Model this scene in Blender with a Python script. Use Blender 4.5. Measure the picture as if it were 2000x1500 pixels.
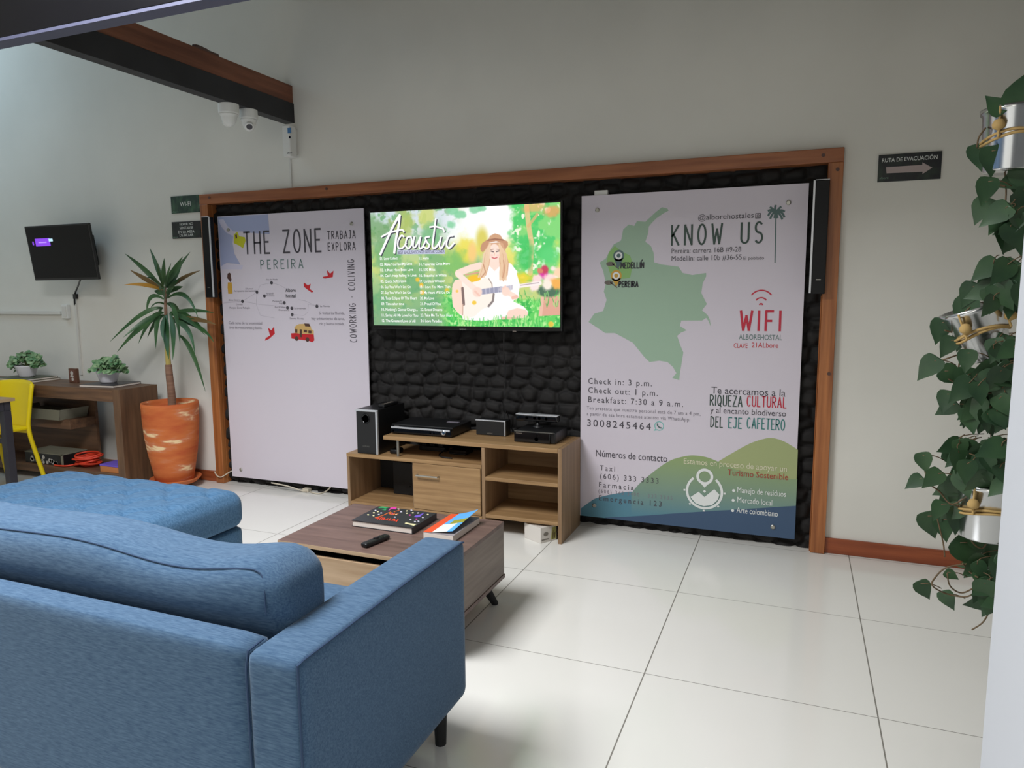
import bpy, bmesh, math, random
import numpy as np
from mathutils import Vector, Matrix
for o in list(bpy.data.objects): bpy.data.objects.remove(o)
sc = bpy.context.scene
COL = sc.collection
R = random.Random(7)

# ------------------------------------------------------------------ camera
FPX = 1400.0                                   # focal length in pixels of the 2000 x 1500 frame
CAM = np.array([1.0572, -4.2172, 1.4489]); YAW, PIT, ROL = -0.3805, -0.1275, -0.0070
_f = np.array([math.sin(YAW)*math.cos(PIT), math.cos(YAW)*math.cos(PIT), math.sin(PIT)])
_r = np.array([math.cos(YAW), -math.sin(YAW), 0.0]); _u = np.cross(_r, _f)
_r, _u = _r*math.cos(ROL)+_u*math.sin(ROL), -_r*math.sin(ROL)+_u*math.cos(ROL)
cd = bpy.data.cameras.new('camera'); cam = bpy.data.objects.new('camera', cd); COL.objects.link(cam)
cd.sensor_width = 36.0; cd.lens = FPX/2000*36.0; cd.clip_start = 0.05
cam.matrix_world = Matrix(((_r[0], _u[0], -_f[0], CAM[0]), (_r[1], _u[1], -_f[1], CAM[1]), (_r[2], _u[2], -_f[2], CAM[2]), (0, 0, 0, 1)))
sc.camera = cam

def A(u, v, x=None, y=None, z=None):
    """the point of a real plane (x=, y= or z= constant) that was measured at photo pixel u, v"""
    d = _f + _r*(u-1000)/FPX - _u*(v-750)/FPX
    t = (x-CAM[0])/d[0] if x is not None else (y-CAM[1])/d[1] if y is not None else (z-CAM[2])/d[2]
    return CAM + d*t

# ------------------------------------------------------------------ light
sc.view_settings.view_transform = 'Standard'; sc.view_settings.look = 'None'
sc.view_settings.gamma = 1.0; sc.view_settings.use_curve_mapping = False
sc.view_settings.exposure = 0.0
w = bpy.data.worlds.new('world'); sc.world = w; w.use_nodes = True
w.node_tree.nodes['Background'].inputs[0].default_value = (0.62, 0.78, 1.0, 1); w.node_tree.nodes['Background'].inputs[1].default_value = 0.6
def area(name, loc, look, sx, sy, power, col):
    l = bpy.data.lights.new(name, 'AREA'); l.shape = 'RECTANGLE'; l.size = sx; l.size_y = sy; l.energy = power; l.color = col
    o = bpy.data.objects.new(name, l); COL.objects.link(o); o.location = loc
    o.rotation_euler = (Vector(look)-Vector(loc)).to_track_quat('-Z', 'Y').to_euler(); return o
area('skylight_daylight', (-1.35, -2.95, 3.33), (-1.35, -2.95, 0.0), 1.35, 1.5, 192, (0.97, 0.98, 1.0))
area('side_skylight_daylight', (-5.6, -1.15, 4.17), (-5.1, -1.1, 0.0), 0.9, 1.5, 23, (0.56, 0.80, 1.0))
area('front_fill_light', (0.2, -7.4, 1.9), (0.4, 0.0, 1.0), 2.0, 1.6, 24, (1.0, 0.95, 0.88))  # fill lamp added behind the camera, the front wall has no window

# ------------------------------------------------------------------ helpers
def lin(c):
    c = c/255.0
    return c/12.92 if c <= 0.04045 else ((c+0.055)/1.055)**2.4
def C(r, g, b): return (lin(r), lin(g), lin(b), 1.0)
MATS = {}
def mat(name, col, rough=0.6, metal=0.0, spec=0.5, **kw):
    m = bpy.data.materials.new(name); m.use_nodes = True; b = m.node_tree.nodes['Principled BSDF']
    b.inputs['Base Color'].default_value = col; b.inputs['Roughness'].default_value = rough
    b.inputs['Metallic'].default_value = metal; b.inputs['Specular IOR Level'].default_value = spec
    for k, v in kw.items(): b.inputs[k.replace('_', ' ')].default_value = v
    MATS[name] = m; return m
def N(m, t, **kw):
    n = m.node_tree.nodes.new(t)
    for k, v in kw.items(): setattr(n, k, v)
    return n
def L(m, a, b): m.node_tree.links.new(a, b)
def bsdf(m): return m.node_tree.nodes['Principled BSDF']
def noisy(m, c1, c2, scale=(5, 5, 5), detail=4, lo=0.35, hi=0.65, bump=0.0, rough=None, bscale=None, dist=0.002):
    """colour from a stretched noise between c1 and c2, optional bump"""
    tc = N(m, 'ShaderNodeTexCoord'); mp = N(m, 'ShaderNodeMapping'); mp.inputs['Scale'].default_value = scale
    L(m, tc.outputs['Object'], mp.inputs[0])
    nz = N(m, 'ShaderNodeTexNoise'); nz.inputs['Scale'].default_value = 1.0; nz.inputs['Detail'].default_value = detail
    L(m, mp.outputs[0], nz.inputs['Vector'])
    cr = N(m, 'ShaderNodeValToRGB'); cr.color_ramp.elements[0].position = lo; cr.color_ramp.elements[1].position = hi
    cr.color_ramp.elements[0].color = c1; cr.color_ramp.elements[1].color = c2
    L(m, nz.outputs['Fac'], cr.inputs[0]); L(m, cr.outputs[0], bsdf(m).inputs['Base Color'])
    if bump:
        bp = N(m, 'ShaderNodeBump'); bp.inputs['Strength'].default_value = bump; bp.inputs['Distance'].default_value = dist
        src = nz
        if bscale:
            mp2 = N(m, 'ShaderNodeMapping'); mp2.inputs['Scale'].default_value = bscale; L(m, tc.outputs['Object'], mp2.inputs[0])
            src = N(m, 'ShaderNodeTexNoise'); src.inputs['Scale'].default_value = 1.0; L(m, mp2.outputs[0], src.inputs['Vector'])
        L(m, src.outputs['Fac'], bp.inputs['Height']); L(m, bp.outputs[0], bsdf(m).inputs['Normal'])
    return cr
def glow(name, col, strength):
    m = mat(name, (0, 0, 0, 1), 0.4); b = bsdf(m)
    b.inputs['Emission Color'].default_value = col; b.inputs['Emission Strength'].default_value = strength; return m

LOC = {}
def tag(o, label=None, cat=None, group=None, kind=None):
    if label: o['label'] = label
    if cat: o['category'] = cat
    if group: o['group'] = group
    if kind: o['kind'] = kind
    return o
def thing(name, loc, label, cat, group=None):
    o = bpy.data.objects.new(name, None); o.empty_display_size = 0.05; COL.objects.link(o); o.location = loc
    LOC[o] = np.array(loc, float); return tag(o, label, cat, group)

class MB:
    def __init__(s): s.v = []; s.f = []; s.m = []; s.cuts = []
    def cut(s): s.cuts.append((len(s.v), len(s.f))); return s
    def build_each(s, name, mats, parent):
        """one object for each piece started with cut()"""
        e = s.cuts+[(len(s.v), len(s.f))]
        for (v0, f0), (v1, f1) in zip(e, e[1:]):
            if f1 > f0: g = MB(); g.v = s.v[v0:v1]; g.f = [tuple(i-v0 for i in f) for f in s.f[f0:f1]]; g.m = s.m[f0:f1]; g.build(name, mats, parent)
    def add(s, vs, fs, m=0):
        k = len(s.v); s.v += [tuple(float(c) for c in p) for p in vs]; s.f += [tuple(i+k for i in f) for f in fs]; s.m += [m]*len(fs); return s
    def box(s, a, b, m=0):
        (x0, y0, z0), (x1, y1, z1) = a, b
        x0, x1 = min(x0, x1), max(x0, x1); y0, y1 = min(y0, y1), max(y0, y1); z0, z1 = min(z0, z1), max(z0, z1)
        return s.add([(x0,y0,z0),(x1,y0,z0),(x1,y1,z0),(x0,y1,z0),(x0,y0,z1),(x1,y0,z1),(x1,y1,z1),(x0,y1,z1)],
                     [(0,3,2,1),(4,5,6,7),(0,1,5,4),(1,2,6,5),(2,3,7,6),(3,0,4,7)], m)
    def prism(s, pts, d, m=0):
        """closed outline pts (3D) extruded along vector d"""
        n = len(pts); P = [np.array(p, float) for p in pts]; D = np.array(d, float)
        return s.add(P+[p+D for p in P], [tuple(range(n))[::-1], tuple(range(n, 2*n))]+[(i, (i+1) % n, n+(i+1) % n, n+i) for i in range(n)], m)
    def flat(s, pts, m=0): return s.add(pts, [tuple(range(len(pts)))], m)
    def tube(s, path, r, n=8, m=0, caps=True, closed=False):
        P = [np.array(p, float) for p in path]; k = len(P); rr = r if hasattr(r, '__len__') else [r]*k
        vs = []; prev = None
        for i in range(k):
            if closed: t = P[(i+1) % k]-P[i-1]
            else: t = P[min(i+1, k-1)]-P[max(i-1, 0)]
            t = t/(np.linalg.norm(t)+1e-12)
            if prev is None:
                a = np.array([0, 0, 1.]) if abs(t[2]) < 0.9 else np.array([1., 0, 0]); prev = np.cross(t, a)
            q = prev-t*(prev@t); q /= np.linalg.norm(q)+1e-12; prev = q; b = np.cross(t, q)
            for j in range(n):
                th = 2*math.pi*j/n; vs.append(P[i]+rr[i]*(q*math.cos(th)+b*math.sin(th)))
        fs = []
        for i in range(k if closed else k-1):
            i2 = (i+1) % k
            for j in range(n): fs.append((i*n+j, i*n+(j+1) % n, i2*n+(j+1) % n, i2*n+j))
        if caps and not closed: fs += [tuple(range(n))[::-1], tuple((k-1)*n+j for j in range(n))]
        return s.add(vs, fs, m)
    def lathe(s, prof, c, n=32, m=0, T=None, sx=1.0, sy=1.0):
        vs = []; c = np.array(c, float)
        for (r, z) in prof:
            for j in range(n):
                th = 2*math.pi*j/n; p = np.array([r*math.cos(th)*sx, r*math.sin(th)*sy, z])
                if T is not None: p = T @ p
                vs.append(c+p)
        fs = []
        for i in range(len(prof)-1):
            for j in range(n): fs.append((i*n+j, i*n+(j+1) % n, (i+1)*n+(j+1) % n, (i+1)*n+j))
        if prof[0][0] > 1e-6: fs.append(tuple(range(n))[::-1])
        if prof[-1][0] > 1e-6: fs.append(tuple((len(prof)-1)*n+j for j in range(n)))
        return s.add(vs, fs, m)
    def soft(s, a, b, r, seg=(24, 12, 12), puff=None, m=0):
        """rounded box with corner radius r; puff(p, u, v, w) may move a point"""
        a = np.array(a, float); b = np.array(b, float); c = (a+b)/2; h = (b-a)/2; ids = {}; vs = []; fs = []
        nx, ny, nz = seg
        def vid(i, j, k):
            if (i, j, k) in ids: return ids[(i, j, k)]
            q = np.array([2*i/nx-1, 2*j/ny-1, 2*k/nz-1])
            # concentrate lines near the edges
            q = np.sign(q)*np.abs(q)**0.75
            p = q*h; inner = np.maximum(h-r, 0.0); cl = np.clip(p, -inner, inner); d = p-cl; n = np.linalg.norm(d)
            if n > 1e-9: p = cl+d/n*r*min(1.0, np.max(np.abs(d))/r)
            p = p+c
            if puff: p = puff(p, q)
            ids[(i, j, k)] = len(vs); vs.append(p); return ids[(i, j, k)]
        for i in range(nx):
            for j in range(ny):
                fs.append((vid(i,j,0), vid(i,j+1,0), vid(i+1,j+1,0), vid(i+1,j,0))); fs.append((vid(i,j,nz), vid(i+1,j,nz), vid(i+1,j+1,nz), vid(i,j+1,nz)))
        for i in range(nx):
            for k in range(nz):
                fs.append((vid(i,0,k), vid(i+1,0,k), vid(i+1,0,k+1), vid(i,0,k+1))); fs.append((vid(i,ny,k), vid(i,ny,k+1), vid(i+1,ny,k+1), vid(i+1,ny,k)))
        for j in range(ny):
            for k in range(nz):
                fs.append((vid(0,j,k), vid(0,j,k+1), vid(0,j+1,k+1), vid(0,j+1,k))); fs.append((vid(nx,j,k), vid(nx,j+1,k), vid(nx,j+1,k+1), vid(nx,j,k+1)))
        return s.add(vs, fs, m)
    def build(s, name, mats, parent=None, smooth=False, bevel=0.0, base=None, subsurf=0, bseg=2):
        me = bpy.data.meshes.new(name)
        org = np.zeros(3)
        if parent is not None: org = LOC[parent]
        elif base is not None: org = np.array(base, float)
        elif base is None:
            V = np.array(s.v); org = np.array([(V[:,0].min()+V[:,0].max())/2, (V[:,1].min()+V[:,1].max())/2, V[:,2].min()])
        me.from_pydata([tuple(np.array(p)-org) for p in s.v], [], s.f)
        if not isinstance(mats, (list, tuple)): mats = [mats]
        for m in mats: me.materials.append(m if not isinstance(m, str) else MATS[m])
        me.polygons.foreach_set('material_index', s.m)
        if smooth: me.polygons.foreach_set('use_smooth', [True]*len(s.f))
        me.update()
        o = bpy.data.objects.new(name, me); COL.objects.link(o)
        if parent is not None: o.parent = parent
        else: o.location = org
        LOC[o] = org
        if bevel:
            md = o.modifiers.new('bevel', 'BEVEL'); md.width = bevel; md.segments = bseg; md.limit_method = 'ANGLE'; md.angle_limit = math.radians(40)
            md.harden_normals = False
        if subsurf:
            md = o.modifiers.new('subsurf', 'SUBSURF'); md.levels = subsurf; md.render_levels = subsurf
        return o
def box(name, a, b, m, parent=None, bevel=0.0, **kw): return MB().box(a, b).build(name, m, parent, bevel=bevel, **kw)
def structure(o, label=None, cat=None):
    o['kind'] = 'structure'
    if label: o['label'] = label
    if cat: o['category'] = cat
    return o
def bez(p0, p1, p2, n=12):
    p0, p1, p2 = [np.array(p, float) for p in (p0, p1, p2)]
    return [(1-t)**2*p0+2*t*(1-t)*p1+t*t*p2 for t in np.linspace(0, 1, n)]
def smooth_path(pts, n=8):
    P = [np.array(p, float) for p in pts]; out = []
    for i in range(len(P)-1):
        p0 = P[max(i-1, 0)]; p1 = P[i]; p2 = P[i+1]; p3 = P[min(i+2, len(P)-1)]
        for t in np.linspace(0, 1, n, endpoint=False):
            out.append(0.5*((2*p1)+(-p0+p2)*t+(2*p0-5*p1+4*p2-p3)*t*t+(-p0+3*p1-3*p2+p3)*t**3))
    out.append(P[-1]); return out

# ---- lettering
_TC = {}
def glyphs(s, sp=1.0, off=0.0):
    k = (s, sp, off)
    if k in _TC: return _TC[k]
    cu = bpy.data.curves.new('lettering', 'FONT'); cu.body = s; cu.space_character = sp; cu.resolution_u = 3; cu.fill_mode = 'FRONT'; cu.offset = off
    o = bpy.data.objects.new('lettering', cu); COL.objects.link(o)
    dg = bpy.context.evaluated_depsgraph_get(); me = bpy.data.meshes.new_from_object(o.evaluated_get(dg))
    vs = [(v.co.x, v.co.y) for v in me.vertices]; fs = [tuple(p.vertices) for p in me.polygons]
    bpy.data.objects.remove(o); bpy.data.curves.remove(cu); bpy.data.meshes.remove(me)
    _TC[k] = (np.array(vs), fs); return _TC[k]
_cap = None
def put_text(mb, s, frame, p0, wid, cap, sp=1.0, off=0.0, m=0, rot=False):
    """lettering laid on a flat frame(a, b)->3D; p0 start of the base line, wid its length, cap the height of a capital"""
    global _cap; mb.cut()
    if _cap is None: _cap = float(glyphs('H')[0][:, 1].max())
    V, F = glyphs(s, sp, off); x0, x1 = V[:, 0].min(), V[:, 0].max()
    k = wid/(x1-x0) if wid else cap/_cap
    P = []
    for (x, y) in V:
        a = (x-x0)*k; b = y*cap/_cap
        P.append(frame(p0[0]-b, p0[1]+a) if rot else frame(p0[0]+a, p0[1]+b))
    mb.add(P, F, m)
def wtext(mb, s, y, uv0, uv1, caph, sp=1.0, off=0.0, m=0):
    """text on a wall-parallel plane at depth y, base line measured between two photo pixels, caph in photo pixels"""
    a = A(*uv0, y=y); b = A(*uv1, y=y); c = A(uv0[0], uv0[1]-caph, y=y)
    put_text(mb, s, lambda x, z: (x, y, z), (a[0], (a[2]+b[2])/2), b[0]-a[0], c[2]-a[2], sp, off, m)

# hand-lettered capitals: strokes in a unit box (width, strokes)
def arc(cx, cy, rx, ry, a0, a1, n=14): return [(cx+rx*math.cos(math.radians(t)), cy+ry*math.sin(math.radians(t))) for t in np.linspace(a0, a1, n)]
SF = {
 'A': (.5, [[(0,0),(.25,1),(.5,0)], [(.09,.33),(.41,.33)]]), 'B': (.45, [[(0,0),(0,1)], [(0,1)]+arc(.18,.77,.2,.23,90,-90)+[(0,.54)], [(0,.54)]+arc(.2,.27,.24,.27,90,-90)+[(0,0)]]),
 'C': (.45, [arc(.24,.5,.24,.5,50,310)]), 'D': (.48, [[(0,0),(0,1)], [(0,1)]+arc(.1,.5,.36,.5,90,-90)+[(0,0)]]),
 'E': (.38, [[(.38,1),(0,1),(0,0),(.38,0)], [(0,.52),(.3,.52)]]), 'F': (.38, [[(.38,1),(0,1),(0,0)], [(0,.5),(.3,.5)]]),
 'G': (.48, [arc(.24,.5,.24,.5,50,340), [(.27,.45),(.47,.45),(.47,.2)]]), 'H': (.45, [[(0,0),(0,1)], [(.45,0),(.45,1)], [(0,.5),(.45,.5)]]),
 'I': (.06, [[(.03,0),(.03,1)]]), 'J': (.36, [[(.1,1),(.36,1)], [(.3,1),(.3,.25)]+arc(.15,.22,.15,.22,0,-150)]),
 'K': (.45, [[(0,0),(0,1)], [(.43,1),(.02,.45)], [(.1,.56),(.45,0)]]), 'L': (.36, [[(0,1),(0,0),(.36,0)]]),
 'M': (.55, [[(0,0),(.06,1),(.275,.35),(.49,1),(.55,0)]]), 'Y': (.45, [[(0,1),(.225,.5),(.45,1)], [(.225,.5),(.225,0)]]),
 'N': (.45, [[(0,0),(0,1),(.45,0),(.45,1)]]), 'O': (.48, [arc(.24,.5,.24,.5,0,360,24)]),
 'P': (.42, [[(0,0),(0,1)], [(0,1)]+arc(.15,.74,.27,.26,90,-90)+[(0,.48)]]), 'Q': (.5, [arc(.24,.5,.24,.5,0,360,24), [(.28,.22),(.48,-.1)]]),
 'R': (.44, [[(0,0),(0,1)], [(0,1)]+arc(.15,.75,.27,.25,90,-90)+[(0,.5)], [(.14,.5),(.44,0)]]), 'S': (.42, [arc(.21,.75,.2,.25,40,270)+arc(.21,.25,.21,.25,90,-140)]),
 'T': (.46, [[(0,1),(.46,1)], [(.23,1),(.23,0)]]), 'U': (.45, [[(0,1),(0,.25)]+arc(.225,.24,.225,.24,180,360)+[(.45,1)]]),
 'V': (.45, [[(0,1),(.225,0),(.45,1)]]), 'W': (.62, [[(0,1),(.15,0),(.31,.75),(.47,0),(.62,1)]]), 'X': (.45, [[(0,0),(.45,1)], [(0,1),(.45,0)]]),
 'Z': (.45, [[(0,1),(.45,1),(0,0),(.45,0)]]), ' ': (.4, []), '-': (.16, [[(0,.5),(.16,.5)]]),
}
def ribbon(mb, pts, wd, frame, m=0):
    """one mitred strip along a flat path"""
    P = [np.array(p[:2], float) for p in pts]; P = [P[0]]+[P[i] for i in range(1, len(P)) if np.linalg.norm(P[i]-P[i-1]) > 1e-7]
    if len(P) < 2: return
    for i in range(1, len(P)-1):                 # part the stroke at sharp corners
        a = P[i]-P[i-1]; c = P[i+1]-P[i]
        if a@c < .35*np.linalg.norm(a)*np.linalg.norm(c):
            f2 = lambda x, z: (lambda q: (q[0], q[1]-1.5e-5, q[2]+1e-6))(frame(x, z))
            ribbon(mb, P[:i+1], wd, frame, m); ribbon(mb, P[i:], wd, f2, m); return
    closed = np.linalg.norm(P[0]-P[-1]) < 1e-6 and len(P) > 3
    if closed: P = P[:-1]
    n = len(P); dirs = [(P[(i+1) % n]-P[i]) for i in range(n if closed else n-1)]; dirs = [d/np.linalg.norm(d) for d in dirs]; vs = []
    for i in range(n):
        a = dirs[i-1] if (closed or i > 0) else dirs[0]; c = dirs[i] if (closed or i < n-1) else dirs[-1]
        na = np.array([-a[1], a[0]]); nc = np.array([-c[1], c[0]]); k = na+nc; l = np.linalg.norm(k)
        if l < 1e-3: k = nc; f_ = 1.0
        else: k = k/l; f_ = min(1/max(k@nc, .2), 1.9)
        p = P[i]
        if not closed and i == 0: p = p-c*wd*.3
        if not closed and i == n-1: p = p+a*wd*.3
        vs += [frame(*(p+k*wd/2*f_)), frame(*(p-k*wd/2*f_))]
    mb.add(vs, [(2*i, 2*i+1, 2*((i+1) % n)+1, 2*((i+1) % n)) for i in range(n if closed else n-1)], m)
def disc(mb, p, r, frame, n=16, m=0, ry=None):
    ry = r if ry is None else ry
    mb.add([frame(p[0]+r*math.cos(2*math.pi*j/n), p[1]+ry*math.sin(2*math.pi*j/n)) for j in range(n)], [tuple(range(n))], m)
def hand_text(mb, s, frame, p0, wid, hgt, gap=.2, wd=.1, m=0, rot=False):
    mb.cut(); tot = sum(SF[c][0] for c in s)+gap*(len(s)-1); k = wid/tot; x = 0
    for c in s:
        w_, st = SF[c]
        for pl in st:
            P = [((x+a)*k, b*hgt) for (a, b) in pl]
            P = [(p0[0]-b, p0[1]+a) if rot else (p0[0]+a, p0[1]+b) for (a, b) in P]
            ribbon(mb, P, wd*hgt, frame, m)
        x += w_+gap
def whand(mb, s, y, uv0, uv1, caph, gap=.2, wd=.1, m=0):
    a = A(*uv0, y=y); b = A(*uv1, y=y); c = A(uv0[0], uv0[1]-caph, y=y)
    hand_text(mb, s, lambda x, z: (x, y, z), (a[0], (a[2]+b[2])/2), b[0]-a[0], c[2]-a[2], gap, wd, m)
# ------------------------------------------------------------------ materials
m = mat('wall_paint', C(226, 224, 216), 0.75, spec=0.25); noisy(m, C(222, 220, 212), C(229, 227, 219), (2, 2, 2), 3, .3, .7, bump=.15, bscale=(60, 60, 60), dist=.001)
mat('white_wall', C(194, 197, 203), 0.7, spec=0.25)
mat('ceiling_paint', C(205, 203, 196), 0.85)
# porcelain tiles 0.8 m, thin grey joints
m = mat('porcelain_tile', C(214, 211, 203), 0.12, spec=0.5)
def tile_nodes(m):
    g = N(m, 'ShaderNodeNewGeometry'); sp = N(m, 'ShaderNodeSeparateXYZ'); L(m, g.outputs['Position'], sp.inputs[0]); outs = []
    for ax, off in ((0, 0.563), (1, -1.640)):
        a = N(m, 'ShaderNodeMath', operation='SUBTRACT'); L(m, sp.outputs[ax], a.inputs[0]); a.inputs[1].default_value = off
        b = N(m, 'ShaderNodeMath', operation='PINGPONG'); L(m, a.outputs[0], b.inputs[0]); b.inputs[1].default_value = 0.4
        c = N(m, 'ShaderNodeMath', operation='LESS_THAN'); L(m, b.outputs[0], c.inputs[0]); c.inputs[1].default_value = 0.0016 if ax else 0.0024; outs.append(c)
    mx = N(m, 'ShaderNodeMath', operation='MAXIMUM'); L(m, outs[0].outputs[0], mx.inputs[0]); L(m, outs[1].outputs[0], mx.inputs[1])
    nz = N(m, 'ShaderNodeTexNoise'); nz.inputs['Scale'].default_value = 1.3; nz.inputs['Detail'].default_value = 3; L(m, g.outputs['Position'], nz.inputs['Vector'])
    cr = N(m, 'ShaderNodeValToRGB'); cr.color_ramp.elements[0].color = C(224, 222, 215); cr.color_ramp.elements[1].color = C(231, 229, 223); L(m, nz.outputs['Fac'], cr.inputs[0])
    mi = N(m, 'ShaderNodeMix', data_type='RGBA'); L(m, mx.outputs[0], mi.inputs['Factor']); L(m, cr.outputs[0], mi.inputs['A']); mi.inputs['B'].default_value = C(128, 124, 116)
    L(m, mi.outputs['Result'], bsdf(m).inputs['Base Color'])
    rr = N(m, 'ShaderNodeMath', operation='MULTIPLY_ADD'); L(m, mx.outputs[0], rr.inputs[0]); rr.inputs[1].default_value = .5; rr.inputs[2].default_value = .13; L(m, rr.outputs[0], bsdf(m).inputs['Roughness'])
tile_nodes(m)
m = mat('frame_wood', C(140, 80, 42), 0.42); noisy(m, C(116, 62, 30), C(162, 98, 54), (3, 26, 3), 6, .3, .7, bump=.1)
m = mat('frame_wood_long', C(140, 80, 42), 0.42); noisy(m, C(128, 72, 42), C(170, 106, 66), (2, 22, 30), 6, .3, .7, bump=.1)
m = mat('frame_wood_up', C(150, 84, 42), 0.4); noisy(m, C(132, 74, 38), C(186, 118, 66), (34, 30, 1.6), 6, .3, .7, bump=.1)
m = mat('baseboard_wood', C(140, 72, 42), 0.4); noisy(m, C(122, 58, 32), C(160, 84, 48), (2, 22, 30), 6, .3, .7)
m = mat('black_stone', C(36, 35, 35), 0.7, spec=0.25); noisy(m, C(30, 29, 29), C(42, 40, 39), (9, 9, 9), 4, .3, .7, bump=.2, bscale=(70, 70, 70))
m = mat('beam_timber', C(120, 72, 52), 0.6); noisy(m, C(100, 58, 42), C(140, 88, 64), (20, 2, 22), 5, .3, .7)
m = mat('beam_steel', C(30, 30, 34), 0.5); noisy(m, C(26, 26, 30), C(36, 36, 40), (4, 4, 4), 3)
mat('lit_underside_grey', C(74, 76, 96), 0.5); mat('gloss_black_beam', C(9, 9, 13), 0.26, spec=0.35)
m = mat('denim', C(84, 124, 164), 0.9, spec=0.15, Sheen_Weight=0.12, Sheen_Roughness=0.5); noisy(m, C(50, 77, 106), C(86, 112, 137), (34, 260, 260), 8, .28, .78, bump=.3, bscale=(300, 500, 500), dist=.001)
m = mat('denim_tuft', C(78, 122, 164), 0.9, spec=0.2, Sheen_Weight=0.12, Sheen_Roughness=0.5); noisy(m, C(56, 92, 126), C(84, 120, 152), (20, 120, 120), 5, .3, .72, bump=.3, bscale=(300, 500, 500), dist=.001)
mat('piping', C(44, 66, 96), 0.9)
mat('black_plastic', C(22, 22, 24), 0.38); mat('black_matte', C(24, 24, 25), 0.7); mat('black_gloss', C(12, 12, 14), 0.12)
mat('dark_hole', C(8, 8, 8), 0.9)
mat('silver', C(205, 207, 210), 0.35, metal=0.35); mat('chrome', C(215, 218, 222), 0.12, metal=1.0)
mat('steel_satin', C(170, 168, 160), 0.4, metal=0.9)
m = mat('oak', C(158, 124, 84), 0.5); noisy(m, C(136, 104, 68), C(172, 138, 96), (2.2, 26, 42), 6, .3, .7, bump=.06)
m = mat('oak_up', C(158, 124, 84), 0.5); noisy(m, C(132, 104, 76), C(160, 130, 98), (30, 30, 2), 6, .3, .7, bump=.06)
m = mat('table_dark', C(104, 82, 74), 0.42); noisy(m, C(88, 68, 62), C(118, 94, 86), (2.5, 30, 30), 6, .3, .7)
m = mat('table_side', C(126, 112, 102), 0.5); noisy(m, C(112, 98, 90), C(138, 124, 114), (20, 2.5, 40), 5, .3, .7)
m = mat('table_light', C(196, 166, 134), 0.5); noisy(m, C(180, 150, 118), C(206, 178, 146), (2.5, 20, 34), 5, .3, .7)
m = mat('walnut', C(98, 70, 50), 0.5); noisy(m, C(78, 56, 42), C(118, 86, 62), (2.5, 26, 30), 6, .3, .7)
m = mat('walnut_up', C(98, 70, 50), 0.5); noisy(m, C(80, 58, 42), C(116, 86, 62), (30, 26, 2.5), 6, .3, .7)
mat('poster_white', C(216, 208, 218), 0.45, spec=0.4); mat('poster_edge', C(205, 203, 208), 0.5)
mat('print_dark_green', C(52, 74, 66), 0.5); mat('print_charcoal', C(72, 68, 76), 0.5); mat('print_teal', C(60, 128, 124), 0.5); mat('print_green_grey', C(96, 124, 120), 0.5)
mat('print_red', C(196, 36, 62), 0.5); mat('print_bird_red', C(200, 34, 44), 0.5); mat('print_black', C(38, 38, 44), 0.5); mat('print_grey', C(128, 122, 132), 0.5)
mat('print_light', C(232, 234, 232), 0.5); mat('print_map', C(160, 188, 164), 0.5); mat('print_map_light', C(140, 186, 110), 0.5)
mat('print_ochre', C(206, 160, 60), 0.5); mat('print_yellow', C(196, 196, 30), 0.5); mat('print_sky', C(164, 172, 206), 0.5); mat('print_pale', C(206, 202, 222), 0.5); mat('print_line', C(186, 178, 190), 0.5)
mat('print_orange', C(214, 140, 70), 0.5); mat('print_brown', C(86, 58, 50), 0.5); mat('print_palm', C(84, 110, 108), 0.5); mat('print_hill', C(164, 174, 122), 0.5); mat('print_navy', C(62, 86, 116), 0.5)
mat('print_cream', C(222, 218, 190), 0.5); mat('print_redtext', C(168, 64, 52), 0.5); mat('print_tan', C(214, 176, 110), 0.5); mat('print_grey_brown', C(104, 96, 88), 0.5); mat('print_mint', C(120, 190, 184), 0.5)
m = mat('sign_green', C(40, 66, 54), 0.4); noisy(m, C(34, 58, 50), C(66, 100, 74), (24, 24, 14), 5, .42, .7)
m = mat('sign_black', C(34, 38, 38), 0.4); noisy(m, C(30, 32, 36), C(46, 58, 48), (20, 20, 14), 5, .45, .72)
mat('sign_text', C(216, 220, 216), 0.5); mat('sign_arrow', C(176, 160, 158), 0.5); mat('sign_small', C(120, 150, 132), 0.5)
mat('white_plastic', C(226, 226, 222), 0.4); mat('white_pvc', C(216, 214, 208), 0.5)
mat('blue_label', C(72, 120, 168), 0.4); mat('lens_black', C(24, 24, 40), 0.1); mat('cream_cable', C(206, 196, 176), 0.5)
m = mat('terracotta', C(206, 118, 66), 0.7, spec=0.2)
cr = noisy(m, C(184, 88, 50), C(200, 112, 62), (4, 4, 15), 6, .30, .52, bump=.3)
e = cr.color_ramp.elements.new(.585); e.color = C(200, 124, 88); e = cr.color_ramp.elements.new(.64); e.color = C(236, 206, 160)
mat('soil', C(58, 40, 30), 0.95)
m = mat('trunk', C(128, 96, 76), 0.8); noisy(m, C(112, 80, 64), C(146, 112, 90), (4, 4, 60), 4, .3, .7, bump=.4)
mat('trunk_yellow', C(176, 156, 84), 0.7)
m = mat('strap_leaf', C(58, 98, 52), 0.42); noisy(m, C(34, 72, 40), C(62, 100, 54), (6, 6, 6), 3, .3, .7)
mat('strap_leaf_dark', C(46, 76, 58), 0.45); mat('strap_leaf_brown', C(120, 96, 56), 0.6); mat('strap_leaf_orange', C(178, 130, 44), 0.6)
m = mat('small_leaf', C(96, 140, 92), 0.55); noisy(m, C(70, 118, 72), C(150, 178, 134), (30, 30, 30), 3, .35, .7)
m = mat('heart_leaf', C(48, 78, 50), 0.4); noisy(m, C(38, 66, 44), C(60, 90, 56), (10, 10, 10), 3, .3, .7)
mat('stem_green', C(96, 110, 60), 0.6); mat('stem_red', C(104, 84, 58), 0.6); mat('twine', C(190, 158, 100), 0.85)
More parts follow.
